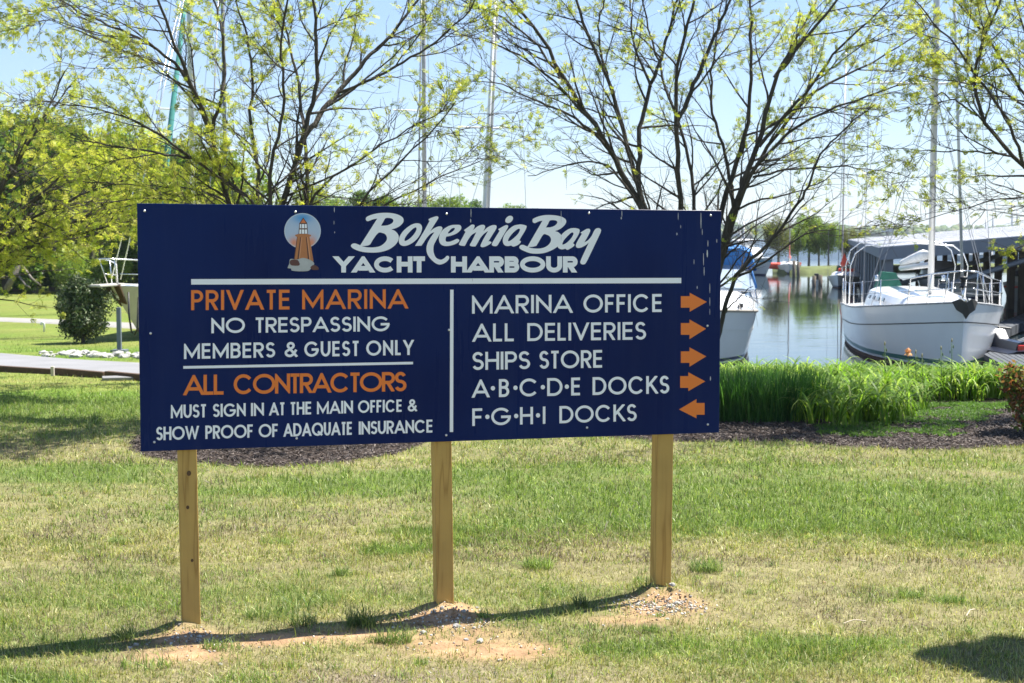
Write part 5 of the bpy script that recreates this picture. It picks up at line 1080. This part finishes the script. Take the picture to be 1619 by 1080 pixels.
mb = MB(); mb.add([(-.75, 8.6, 1.5), (.0, 8.6, 1.5), (.0, 9.6, 1.5), (-.75, 9.6, 1.5), (-.6, 8.8, 1.98), (-.2, 8.8, 1.95), (-.2, 9.5, 1.95), (-.6, 9.5, 1.98)], [(0, 1, 5, 4), (1, 2, 6, 5), (2, 3, 7, 6), (3, 0, 4, 7), (4, 5, 6, 7)]); mb.build('cockpit_cover', M_teal, sb)
mb = MB()
for p0, p1 in (((-1.72, 4.7, 1.15), (-1.68, 4.6, 6.5)), ((1.7, 4.7, 1.15), (1.22, 4.6, 6.5)), ((-1.68, 4.6, 6.5), (-.1, 4.5, 14.5)), ((1.22, 4.6, 6.5), (.1, 4.5, 14.5)), ((-1.6, 4.3, 1.15), (0, 4.4, 6.4)), ((1.6, 4.3, 1.15), (0, 4.4, 6.4)), ((-1.3, 10.9, 1.1), (0, 4.5, 15)), ((1.3, 10.9, 1.1), (0, 4.5, 15)), ((-1.7, 5.1, 1.1), (-.02, 4.4, 6.3)), ((1.7, 5.1, 1.1), (.02, 4.4, 6.3))): mb.tube([p0, p1], .008, 4)
mb.build('rigging', M_wire, sb)
for s_ in (-1, 1):
    mb = MB(); mb.lathe([(.06, 0), (.07, .03), (.05, .08), (.06, .14), (.0, .15)], 12, (s_*.95, 7.6, 1.78)); mb.build('winch', M_metal, sb, True)

# --- white cruiser behind right end of sign
cp = hitz(1109, 586, WZ); cr_ = empty('motor_cruiser', (cp[0], cp[1], WZ), -math.radians(9), 'white motor cruiser with blue canvas top moored at the right end of the sign', 'motorboat')
Hc = Hull(9.0, 2.75, 1.50, 1.25, 1.0, .4, 1.0, .30, .92, .22, .22)
autosm(Hc.strip(.20, None, 30, 8).build('topsides', M_cream, cr_)); autosm(Hc.strip(.12, .20, 30, 1).build('waterline_stripe', M_navyp, cr_)); autosm(Hc.strip(.06, .12, 30, 1).build('boot_stripe', M_white, cr_)); autosm(Hc.strip(-.4, .06, 30, 3).build('bottom', M_antif, cr_))
mb = MB()
for s_ in (-1, 1): mb.tube([(s_*(Hc.half((i/24)**1.3)+.01), (i/24)**1.3*9, Hc.sheer((i/24)**1.3)-.01) for i in range(25)], .035, 6)
mb.build('rub_rail', mat('beige_rub_rail', (.30, .27, .22), .5), cr_, True)
autosm(Hc.strip('-0.52', '-0.47', 22, 1, .02).build('knuckle', M_cream, cr_))
Hc.deck(20).build('deck', M_white, cr_, True)
autosm(cabin([(1.3, .4, .25, 1.45, 1.5), (2.2, .95, .7, 1.4, 1.68), (3.4, 1.3, 1.1, 1.3, 1.85), (4.3, 1.38, 1.2, 1.25, 1.95)]).build('foredeck_cabin', M_white, cr_))
autosm(cabin([(3.3, 1.15, .95, 1.88, 1.92), (4.3, 1.35, 1.15, 1.85, 2.5), (4.4, 1.35, 1.15, 1.85, 2.5)]).build('windscreen', M_clear, cr_))
mb = MB(); mb.tube([(-1.36, 3.9, 1.9), (-1.2, 4.35, 2.5), (0, 4.35, 2.58), (1.2, 4.35, 2.5), (1.36, 3.9, 1.9)], .035, 6); mb.build('windscreen_frame', M_blue, cr_, True)
autosm(cabin([(4.3, 1.36, 1.15, 2.45, 2.96), (4.7, 1.38, 1.2, 2.4, 3.05), (6.6, 1.38, 1.2, 2.3, 3.0)]).build('canvas_top', M_blue, cr_))
mb = MB()
for s_ in (-1, 1): mb.add([(s_*1.40, 4.5, 1.6), (s_*1.22, 4.5, 2.55), (s_*1.22, 6.8, 2.5), (s_*1.45, 6.8, 1.2)], [(0, 1, 2, 3)])
mb.build('side_curtain', M_blue, cr_)
mb = MB()
for s_ in (-1, 1): mb.add([(s_*1.385, 4.7, 1.95), (s_*1.265, 4.7, 2.5), (s_*1.265, 5.5, 2.48), (s_*1.40, 5.5, 1.9)], [(0, 1, 2, 3)])
mb.build('clear_panel', M_clear, cr_)
mb = MB()
for s_ in (-1, 1):
    P = [(s_*(Hc.half(t_)-.06), t_*9, Hc.sheer(t_)+.5) for t_ in (.02, .08, .16, .26, .36)]; mb.tube([(0, -.1, 2.0)]+P+[(P[-1][0], P[-1][1]+.2, Hc.sheer(.4))], .015, 6)
    for t_ in (.05, .14, .24, .33): mb.tube([(s_*(Hc.half(t_)-.06), t_*9, Hc.sheer(t_)), (s_*(Hc.half(t_)-.06), t_*9, Hc.sheer(t_)+.5)], .012, 5)
mb.build('bow_rail', M_metal, cr_, True)
mb = MB(); mb.box((.95, 2.3, 1.5), (.12, .3, .1)); mb.build('cleat', M_black, cr_)

def sailboat_simple(px, py, rz, mast_px, mast_w, label, L_=9, top=-260, name='sailboat', group=None, sprd=None, furl=None, lean=0, hullc=None, z0=None, Y=None, mastY=3.6, mmat=None):
    p = hitz(px, py, WZ) if Y is None else (at(px, 500, Y)[0], Y, WZ)
    z = WZ if z0 is None else z0; s = empty(name, (p[0], p[1], z), rz, label, 'sailboat', group); h = Hull(L_, L_*.32, L_*.135, L_*.1, L_*.09, .4, .5, .5, .75, .35, .55)
    autosm(h.strip(.15, None, 18, 5).build('topsides', hullc or M_cream, s)); autosm(h.strip(.05, .15, 18, 1).build('boot_stripe', M_navyp, s)); autosm(h.strip(-.4, .05, 18, 3).build('bottom', M_antif, s)); h.deck(14).build('deck', M_white, s, True)
    autosm(cabin([(L_*.28, .4, .25, L_*.11, L_*.125), (L_*.36, .8, .6, L_*.105, L_*.15), (L_*.7, 1.0, .8, L_*.1, L_*.155)]).build('coachroof', M_white, s))
    mb = MB(); H = 15; mb.tube([(0, mastY, L_*.1), (lean*H, mastY, H)], [mast_w/2, mast_w/2*.85], 9); m_ = mb.build('mast', mmat or M_alu, s, True)
    for q in (sprd or [6.2]): mb = MB(); mb.tube([(-.9+lean*q, mastY+.1, q), (lean*q, mastY, q-.04), (.9+lean*q, mastY+.1, q)], .025, 5); mb.build('spreader', M_whitem, m_)
    mb = MB(); mb.tube([(lean*1.5, mastY, L_*.1+1.0), (0, L_*.82, L_*.1+.95)], .05, 8); mb.build('boom', M_alu, s, True)
    mb = MB(); mb.tube([(0, .15, L_*.14), (lean*13, mastY-.05, 13.5)], .022 if furl is None else .05, 6); mb.build('forestay', furl or M_wire, s, True)
    mb = MB()
    for p0, p1 in (((-L_*.15, mastY+.1, L_*.105), (-.9+lean*6.2, mastY+.1, 6.2)), ((L_*.15, mastY+.1, L_*.105), (.9+lean*6.2, mastY+.1, 6.2)), ((-.9+lean*6.2, mastY+.1, 6.2), (lean*14, mastY, 14)), ((.9+lean*6.2, mastY+.1, 6.2), (lean*14, mastY, 14)), ((0, L_, L_*.09), (lean*14.5, mastY, 14.5)), ((-L_*.14, mastY-.2, L_*.105), (lean*6, mastY, 6))): mb.tube([p0, p1], .007, 4)
    mb.build('rigging', M_wire, s)
    mb = MB()
    for s_ in (-1, 1): mb.tube([(s_*(h.half(.14)), L_*.14, h.sheer(.14)), (s_*h.half(.13), L_*.13, h.sheer(.1)+.55), (s_*.2, .05, h.fb+.6), (0, -.05, h.fb+.6)], .013, 5)
    mb.build('pulpit', M_metal, s, True); return s
# masts over the top of the sign
def boat_under_mast(px, Y, label, w_, **k):
    mastY = k.get('mastY', 3.6); x, _, _ = at(px, 325, Y); s = sailboat_simple(px, 500, 0, px, w_, label, Y=Y-mastY, name='sailboat', **k); s.location.x = x; return s
boat_under_mast(671, 42, 'sailboat hidden behind the sign whose tall grey mast rises left of centre', .14, lean=0, sprd=[7.0], mmat=mat('dull_grey_mast', (.36, .36, .36), .5))
b_ = boat_under_mast(761, 40, 'sailboat hidden behind the sign with the thick white mast leaning slightly right', .17, lean=.045, sprd=[6.35], furl=M_whitem)
boat_under_mast(357, 48, 'sailboat hidden behind the sign whose dark mast stands among the left tree stems', .15, lean=.0, mmat=M_grey)
# cutter on the hard at far left
Yc = 33.0; bw = at(168, 452, Yc); ct = empty('sailboat', (bw[0]+.1, bw[1], bw[2]-1.15), 0, 'sailboat with twin forestays propped ashore, its bow showing left of the sign', 'sailboat')
dirv = Vector((at(300, 400, 37.0)[0]-bw[0], 4.0, 0)); ct.rotation_euler = (0, 0, -math.atan2(dirv.x, dirv.y)); ml = dirv.length
hc = Hull(9.5, 2.9, 1.15, .95, .95, .45, 1.7, .5, .7, .4, .6); M_dull = mat('dull_beige_hull', (.45, .42, .37), .45, var=.08)
autosm(hc.strip(.1, None, 20, 6).build('topsides', M_dull, ct)); autosm(hc.strip(-.45, .1, 20, 3).build('bottom', M_antif, ct)); hc.deck(16).build('deck', M_white, ct, True)
mb = MB(); mb.tube([(0, ml, .9), (0, ml, 14)], .075, 9); m_ = mb.build('mast', M_alu, ct, True); mb = MB(); mb.tube([(-.9, ml, 5.6), (0, ml, 5.55), (.9, ml, 5.6)], .025, 6); mb.build('spreader', M_whitem, m_)
zt_ = at(300, -30, Yc+4)[2]-(bw[2]-1.15)
for dx in (-.12, .12): mb = MB(); mb.tube([(dx, .25, 1.3), (dx*.3, ml-.1, zt_)], .013, 6); mb.build('forestay', M_metal, ct, True)
mb = MB(); mb.tube([(0, ml*.45, 1.3), (0, ml*.62, 3.4), (.0, ml-.15, zt_*.97)], [.07, .085, .05], 8); mb.build('furled_staysail', mat('teal_sail_cover', (.02, .17, .15), .8, var=.3, scale=3, bump=.6, bscale=8), ct, True)
mb = MB()
for s_ in (-1, 1):
    hb = lambda t_: hc.half(t_)
    mb.tube([(s_*hb(.2), 1.9, 1.1), (s_*hb(.19), 1.8, 1.62), (s_*hb(.1), .9, 1.72), (s_*.22, -.2, 1.78), (0, -.45, 1.78)], .017, 6); mb.tube([(s_*hb(.19), 1.8, 1.35), (s_*.2, .1, 1.42)], .013, 5); mb.tube([(s_*hb(.09), .9, 1.12), (s_*hb(.1), .9, 1.72)], .014, 5); mb.tube([(s_*.12, .1, 1.15), (s_*.2, -.15, 1.78)], .014, 5)
mb.build('pulpit', M_metal, ct, True)
mb = MB(); mb.box((0, -.15, 1.17), (.3, 1.1, .06)); bevel(mb.build('bowsprit_platform', M_dull, ct), .02)
mb = MB(); mb.add([(-.2, .15, 1.15), (.22, .05, 1.18), (.14, .5, .72), (-.02, .42, .78), (-.05, .6, .66), (-.25, .35, 1.0)], [(0, 1, 2, 3), (0, 3, 4, 5)]); mb.V = [(x+.35*0, y, z) for x, y, z in mb.V]
o = mb.build('anchor', mat('rusty_anchor', (.10, .055, .025), .8, var=.3), ct); sd = o.modifiers.new('thick', 'SOLIDIFY'); sd.thickness = .04
mb = MB()
for p0, p1 in (((-1.3, ml+.1, 1), (-.9, ml, 5.6)), ((1.3, ml+.1, 1), (.9, ml, 5.6)), ((-.9, ml, 5.6), (0, ml, 12)), ((.9, ml, 5.6), (0, ml, 12)), ((0, 9.4, 1), (0, ml, 13.5))): mb.tube([p0, p1], .008, 4)
mb.build('rigging', M_wire, ct)
mb = MB(); a0 = at(197, 458, Yc-.3); cen = Vector((0, 0, 0))
pts_ = [at(203, 462, Yc), at(204, 500, Yc-.1), at(208, 525, Yc-.1), at(213, 530, Yc-.1), at(217, 520, Yc-.1), at(219, 470, Yc)]
mb.tube(pts_, .022, 6); tag(mb.build('mooring_rope', M_black, None, True), 'dark rope hanging in a loop from the bow of the boat ashore', 'rope')
for px, yb in ((189, 556),):
    g_ = gp(px, yb); top_ = at(px, 486, g_[1]); s = empty('boat_stand', (g_[0], g_[1], H1(g_[0], g_[1])), 0, 'dark blue steel boat stand leg standing left of the sign', 'stand'); h = top_[2]-H1(g_[0], g_[1])
    mb = MB(); mb.box((0, 0, h/2), (.085, .085, h)); bevel(mb.build('leg', M_grey, s), .008); mb = MB(); mb.box((0, 0, .02), (.3, .3, .04)); mb.build('foot_plate', M_grey, s)
# stands hidden behind the sign carry the hull too
for dx, dy in ((.9, 3.2), (.9, 6.5), (-.9, 6.5)):
    p = ct.matrix_basis @ Vector((dx, dy, .1)); gz = H1(p.x, p.y); mb = MB(); mb.tube([(0, 0, 0), (0, 0, p.z-gz)], .05, 8); s = empty('boat_stand', (p.x, p.y, gz), 0, 'steel boat stand under the hull behind the sign', 'stand', 'boat stands behind the sign'); mb.build('leg', M_grey, s); mb = MB(); mb.box((0, 0, .02), (.4, .4, .04)); mb.build('foot_plate', M_grey, s)

# --- boats across the basin
def place(px, py): return hitz(px, py, WZ)
p = place(1222, 436); my = empty('motor_yacht', p, math.radians(24), 'white motor yacht with flybridge moored across the basin', 'motorboat')
h = Hull(9.5, 3.2, 1.5, 1.2, 1.1, .3, 1.2, .45, .9, .4, .5)
autosm(h.strip(.12, None, 18, 5).build('topsides', M_white, my)); autosm(h.strip(-.3, .12, 18, 2).build('bottom', M_navyp, my)); h.deck(14).build('deck', M_white, my, True)
autosm(h.strip('-0.35', '-0.2', 18, 1, .01).build('blue_band', mat('light_blue_band', (.10, .35, .5), .4), my))
autosm(cabin([(2.2, .7, .5, 1.4, 1.6), (3.2, 1.2, 1.0, 1.3, 2.3), (7.2, 1.3, 1.15, 1.2, 2.4)]).build('cabin', M_white, my)); autosm(cabin([(2.9, 1.02, .98, 1.75, 1.8), (3.3, 1.24, 1.12, 1.7, 2.15), (6.4, 1.33, 1.22, 1.7, 2.15)]).build('cabin_window', M_glass, my))
autosm(cabin([(4, .8, .8, 2.4, 2.9), (4.2, .95, .95, 2.4, 3.0), (6.2, 1.0, 1.0, 2.4, 2.95)]).build('flybridge', M_white, my)); mb = MB(); mb.tube([(-.9, 6, 2.4), (-.8, 6.2, 3.6), (.8, 6.2, 3.6), (.9, 6, 2.4)], .06, 6); mb.build('radar_arch', M_white, my, True)
s = sailboat_simple(1247, 433.5, math.radians(-12), 0, .12, 'small white sailboat with a red cover beside the motor yacht', L_=6.5, mastY=2.4); s.name = 'sailboat'
mb = MB(); mb.tube([(0, 2.5, 1.45), (0, 3.2, 1.42), (0, 5.4, 1.3)], [.05, .13, .1], 8); mb.build('red_cover', M_red, s, True); mb = MB(); mb.add([(-.05, 2.2, 1.6), (.05, 2.2, 1.6), (0, 1.6, 1.4), (0, 2.3, 2.9)], [(0, 1, 3), (1, 2, 3), (2, 0, 3), (0, 2, 1)]); mb.build('red_flag', M_red, s)
s = sailboat_simple(1324, 456, math.radians(-20), 0, .12, 'white sailboat with an orange red flag moored left of the shed', L_=6.2, mastY=2.3)
mb = MB(); mb.tube([(0, 2.3, 1.5), (0, 5, 1.45)], [.2, .2], 8); mb.build('sail_cover', M_white, s, True); mb = MB(); mb.add([(-.04, 1.5, 1.5), (.5, 1.7, 1.5), (.1, 1.3, 1.3), (.2, 1.5, 2.2)], [(0, 1, 3), (1, 2, 3), (2, 0, 3), (0, 2, 1)]); mb.build('red_flag', M_red, s); mb = MB(); mb.box((0, 4.4, .95), (1, .8, .4)); mb.build('red_cushion', M_red, s)
p = place(1293, 452); dg = empty('dinghy', p, math.radians(-10), 'tiny white outboard dinghy tied to pilings in the basin', 'dinghy'); h = Hull(2.2, .8, .38, .32, .32, .15, .3, .5, .9, .3, .5); autosm(h.strip(-.1, None, 10, 3).build('topsides', M_white, dg)); h.deck(8, -.08).build('deck', M_grey, dg); mb = MB(); mb.box((0, 2.5, .5), (.3, .25, .5)); bevel(mb.build('outboard', M_black, dg), .05)
# thin masts
def mast_only(px, y0, y1, Y, w_, label, red=False):
    a, b_ = at(px, y0, Y), at(px+.5, y1, Y); s = empty('moored_sailboat', (a[0], a[1], WZ), math.radians(random.choice([-10, 15, 5])), label, 'sailboat', 'sailboats far across the water')
    h = Hull(7.5, 2.4, .95, .75, .75, .3, .4, .5, .75, .3, .5); autosm(h.strip(0, None, 12, 3).build('topsides', M_white, s)); h.deck(8).build('deck', M_white, s); mb = MB(); mb.tube([(0, 0+.0, .7), (0, 0, b_[2]-WZ)], w_/2, 6); mb.V = [(x, y+0, z) for x, y, z in mb.V]; mb.build('mast', M_alu, s, True); mb = MB(); mb.tube([(-.7, 0, (b_[2]-WZ)*.55), (.7, 0, (b_[2]-WZ)*.55)], .03, 5); mb.build('spreader', M_alu, s)
    return s
for px, top, Y, lab in ((1175, 350, 125, 'moored sailboat with thin white mast left of the motor yacht'), (1537, 356, 190, 'sailboat beyond the shed, its mast left of the tallest furled stay'), (1557, 345, 180, 'sailboat beyond the shed whose tall mast stands right of the anchor'), (1568, 335, 185, 'sailboat beyond the shed with the mast third from the right'), (1598, 325, 180, 'sailboat beyond the shed with the mast second from the right'), (1606, 330, 190, 'sailboat beyond the shed with the rightmost thin mast')): mast_only(px, 430, top, Y, .2, lab)
# kayaks on the spit
for i, (px, col) in enumerate(((1248, M_red), (1256, mat('salmon_kayak', (.6, .16, .1), .4)), (1267, M_red))):
    p = hitz(px, 423, WZ+.5); k = empty('kayak', p, math.radians(48+i*5), ('red kayak at the left end of the row on the spit', 'salmon coloured kayak between two red ones on the spit', 'red kayak at the right end of the row on the spit')[i], 'kayak', 'kayaks on the spit')
    h = Hull(2.3, .7, .35, .3, .3, .12, .2, .5, .25, .3, .5); autosm(h.strip(-.15, None, 10, 3).build('hull', col, k)); h.deck(8, 0, 0, 0, 1, .1).build('deck', col, k)
# pilings
for px, y0, y1, lab in ((1176, 405, 437, 'dark piling left of the motor yacht'), (1255, 412, 438, 'dark piling in front of the middle of the spit'), (1262, 414, 436, 'dark piling right beside the tallest spit piling'), (1287, 436, 453, 'thin piling at the left of the tiny dinghy'), (1297, 435, 453, 'thick piling right of the tiny dinghy'), (1335.5, 436, 455, 'thin piling in front of the white sailboat with flag'), (1168, 400, 470, 'grey piling close to the blue canvas cruiser')):
    p = place(px, y1); t_ = at(px, y0, p[1]); mb = MB(); mb.tube([(0, 0, -1), (0, 0, t_[2]-WZ)], .13 if y1 < 460 else .11, 9); o = mb.build('piling', M_pile, None, True); o.location = p; tag(o, lab, 'piling', 'pilings in the basin')

# ------------------------------------------------------------ covered slips (shed)
cA = np.array([at(1405, 389, 50)[0], 50.]); lx = np.array([.218, .976]); lx /= np.linalg.norm(lx); wx_ = np.array([lx[1], -lx[0]]); zE = at(1405, 389, 50)[2]; Lsh, Wsh, slope = 92., 18., .083
sh = empty('boat_shed', (cA[0], cA[1], WZ), 0, 'long open sided boat shed with low grey metal roof over covered slips', 'boat shed')
def W_(l, w_, z): p = cA+lx*l+wx_*w_; return (p[0]-cA[0], p[1]-cA[1], z-WZ)
def zr(w_): return zE+slope*(w_ if w_ <= Wsh else 2*Wsh-w_)
npan = 60
for i in range(npan):
    l0, l1 = -.25+i*(Lsh+.25)/npan, -.25+(i+1)*(Lsh+.25)/npan-.02
    mb = MB(); d = .012 if i % 2 else 0
    P = [W_(l0, -.25, zr(-.25)+d), W_(l1, -.25, zr(-.25)+d), W_(l1, Wsh, zr(Wsh)+d), W_(l0, Wsh, zr(Wsh)+d)]; mb.add(P+[(x, y, z-.05) for x, y, z in P], [(0, 1, 2, 3), (7, 6, 5, 4), (0, 4, 5, 1), (1, 5, 6, 2), (2, 6, 7, 3), (3, 7, 4, 0)]); mb.build('roof_panel', M_roof, sh)
mb = MB(); P = [W_(-.25, Wsh, zr(Wsh)), W_(Lsh, Wsh, zr(Wsh)), W_(Lsh, 2*Wsh, zE), W_(-.25, 2*Wsh, zE)]; mb.add(P+[(x, y, z-.05) for x, y, z in P], [(0, 1, 2, 3), (7, 6, 5, 4), (0, 4, 5, 1), (1, 5, 6, 2), (2, 6, 7, 3), (3, 7, 4, 0)]); mb.build('roof_slope', M_roof, sh)
M_fas = mat('blue_grey_fascia', (.15, .175, .21), .6, var=.1, scale=.8)
def beam(P0, P1, h, w_, name='beam', m=M_fas):
    a, b_ = Vector(P0), Vector(P1); d = (b_-a); d.z = 0; d.normalize(); n_ = Vector((-d.y, d.x, 0))*w_/2; up = Vector((0, 0, h)); mb = MB(); mb.hexa([a-n_-up, a+n_-up, b_-n_-up, b_+n_-up, a-n_, a+n_, b_-n_, b_+n_]); return mb.build(name, m, sh)
beam(W_(-.3, -.3, zr(-.3)-.03), W_(-.3, Wsh, zr(Wsh)-.03), .44, .08, 'gable_fascia'); beam(W_(-.3, Wsh, zr(Wsh)-.03), W_(-.3, 2*Wsh, zE-.03), .44, .08, 'gable_fascia'); beam(W_(-.35, -.3, zE-.05), W_(Lsh, -.3, zE-.05), .36, .08, 'eave_fascia')
for l in (6, 14, 24, 36, 50, 66, 82): beam(W_(l, 0, zr(0)-.1), W_(l, Wsh, zr(Wsh)-.1), .3, .15, 'rafter', M_grey); beam(W_(l, Wsh, zr(Wsh)-.1), W_(l, 2*Wsh, zE-.1), .3, .15, 'rafter', M_grey)
for w_ in (4.5, 9, 13.5): beam(W_(0, w_, zr(w_)-.15), W_(Lsh, w_, zr(w_)-.15), .25, .12, 'purlin', M_grey)
for l in (0, 4, 8, 12, 16, 21, 26, 32, 38, 46, 54, 64, 74, 86):
    for w_ in (0, 6.0, 12.0, 18, 24, 30, 36):
        if w_ > 18 and l > 50: continue
        mb = MB(); x, y, z = W_(l, w_, zr(w_)-.1); mb.box((x, y, (z-.8)/2), (.28, .28, z+.8)); mb.build('column', M_grey if w_ == 0 else M_pile, sh)
mb = MB()
for a, b_ in ((W_(0.1, .2, WZ+1.0), W_(.1, 6, zr(6)-.5)), (W_(8, .2, WZ+1.2), W_(8, 6, zr(6)-.5))): mb = MB(); mb.tube([a, b_], .09, 6); mb.build('brace', M_grey, sh)
pass
# docks
dkm = M_dock
def dock(name, corners, z, th, label, pl=None):
    o = empty(name, (corners[0][0], corners[0][1], z), 0, label, 'dock'); c0 = Vector((corners[0][0], corners[0][1], 0)); c = [Vector((a, b_, 0))-c0 for a, b_ in corners]
    n = pl or 12
    for i in range(n):
        f0, f1 = i/n, (i+1)/n-.004; P = [c[0].lerp(c[1], f0), c[0].lerp(c[1], f1), c[3].lerp(c[2], f0), c[3].lerp(c[2], f1)]; mb = MB(); mb.hexa([p-Vector((0, 0, th)) for p in P]+P); mb.build('plank', dkm, o)
    return o
q = [hitz(1548, 574, -1.0), hitz(1590, 549, -1.0), hitz(1640, 524, -1.0), hitz(1680, 574, -1.0)]
def P2(a): return (a[0], a[1])
dock('floating_dock', [P2(hitz(1556, 560, -1.0)), P2(hitz(1700, 498, -1.0)), P2(hitz(1760, 515, -1.0)), P2(hitz(1600, 585, -1.0))], -1.0, .35, 'grey floating dock in the shade right of the white sailboat', 40)
dock('floating_dock', [P2(hitz(1500, 538, -1.0)), P2(hitz(1700, 462, -1.0)), P2(hitz(1720, 468, -1.0)), P2(hitz(1520, 545, -1.0))], -1.05, .3, 'narrow grey dock running back under the shed roof', 30)
dock('finger_pier', [(W_(0, .8, 0)[0]+cA[0], W_(0, .8, 0)[1]+cA[1]), (W_(60, .8, 0)[0]+cA[0], W_(60, .8, 0)[1]+cA[1]), (W_(60, 2.2, 0)[0]+cA[0], W_(60, 2.2, 0)[1]+cA[1]), (W_(0, 2.2, 0)[0]+cA[0], W_(0, 2.2, 0)[1]+cA[1])], WZ+.7, .2, 'wooden pier inside the left edge of the shed', 40)
# boats in the covered slips
labs = ['white powerboat in the covered slip nearest the sailboat mast', 'white powerboat deep inside the middle of the shed', 'white powerboat under the right part of the shed', 'white powerboat far back under the shed roof', 'white powerboat at the back right of the shed']
for i, (l, w_, rz) in enumerate(((6, 3.6, 0), (20, 8.5, 3), (9, 12, -3), (34, 4.5, 0), (28, 15, 2))):
    x, y, z = W_(l, w_, 0); o = empty('covered_boat', (x+cA[0], y+cA[1], WZ), math.radians(rz-12.6), labs[i], 'motorboat', 'boats in the covered slips'); h = Hull(7.5, 2.6, 1.15, .95, .85, .3, .9, .45, .9, .4, .5)
    autosm(h.strip(0, None, 14, 4).build('topsides', M_white, o)); autosm(h.strip('-0.3', '-0.2', 14, 1, .012).build('hull_band', [M_navyp, M_red, M_blue, M_teal, M_navyp][i], o)); h.deck(10).build('deck', M_white, o, True); autosm(cabin([(1.8, .6, .4, 1.1, 1.2), (3, 1.0, .8, 1, 1.7), (5.2, 1.1, .9, .95, 1.75)]).build('cabin', M_white, o)); autosm(cabin([(2.5, .82, .74, 1.3, 1.32), (3.1, 1.05, .93, 1.28, 1.58), (4.8, 1.12, 1.02, 1.25, 1.58)]).build('cabin_window', M_glass, o))
# dark jet ski with red trim
p = hitz(1571, 576, WZ); js = empty('jet_ski', p, math.radians(-25), 'dark jet ski with red trim moored between the white sailboat and the dock', 'jet ski'); h = Hull(2.9, 1.15, .5, .42, .42, .15, .3, .4, .95, .3, .5); M_jet = mat('dark_blue_gelcoat', (.008, .012, .03), .3, coat=.3)
js.rotation_euler = (0, 0, math.radians(186)); js.location.y += 1.2
autosm(h.strip(-.15, None, 12, 4).build('hull', M_jet, js)); h.deck(10).build('deck', M_jet, js, True); autosm(cabin([(.3, .15, .1, .45, .5), (.9, .35, .25, .42, .82), (1.2, .3, .2, .42, .9), (1.5, .22, .16, .42, .68), (2.6, .24, .17, .4, .66)]).build('cowl', M_jet, js)); mb = MB(); mb.box((0, 2.63, .53), (.34, .05, .15)); bevel(mb.build('rear_trim', mat('red_rear_trim', (.65, .03, .02), .25, coat=.6), js), .02)
autosm(cabin([(2.2, .52, .46, .18, .3), (2.5, .56, .5, .16, .34), (2.92, .56, .5, .16, .34)]).build('stern_trim', mat('bright_red_gelcoat', (.7, .03, .02), .2, coat=.6), js)); mb = MB(); mb.tube([(-.35, 1.15, .92), (0, 1.05, .96), (.35, 1.15, .92)], .025, 6); mb.build('handlebar', M_black, js)
# ------------------------------------------------------------ haze over the bay
m = bpy.data.materials.new('air_haze'); m.use_nodes = True; N = m.node_tree.nodes; N.clear(); o_ = N.new('ShaderNodeOutputMaterial'); v = N.new('ShaderNodeVolumePrincipled'); v.inputs['Color'].default_value = (.82, .9, 1, 1); v.inputs['Density'].default_value = .00018; m.node_tree.links.new(v.outputs[0], o_.inputs['Volume'])
mb = MB(); mb.box((0, 2200, 13), (10400, 6600, 38)); tag(mb.build('haze', m), kind='stuff')
print('objects', len(bpy.data.objects), 'tris', sum(len(o.data.polygons) for o in bpy.data.objects if o.type == 'MESH'))
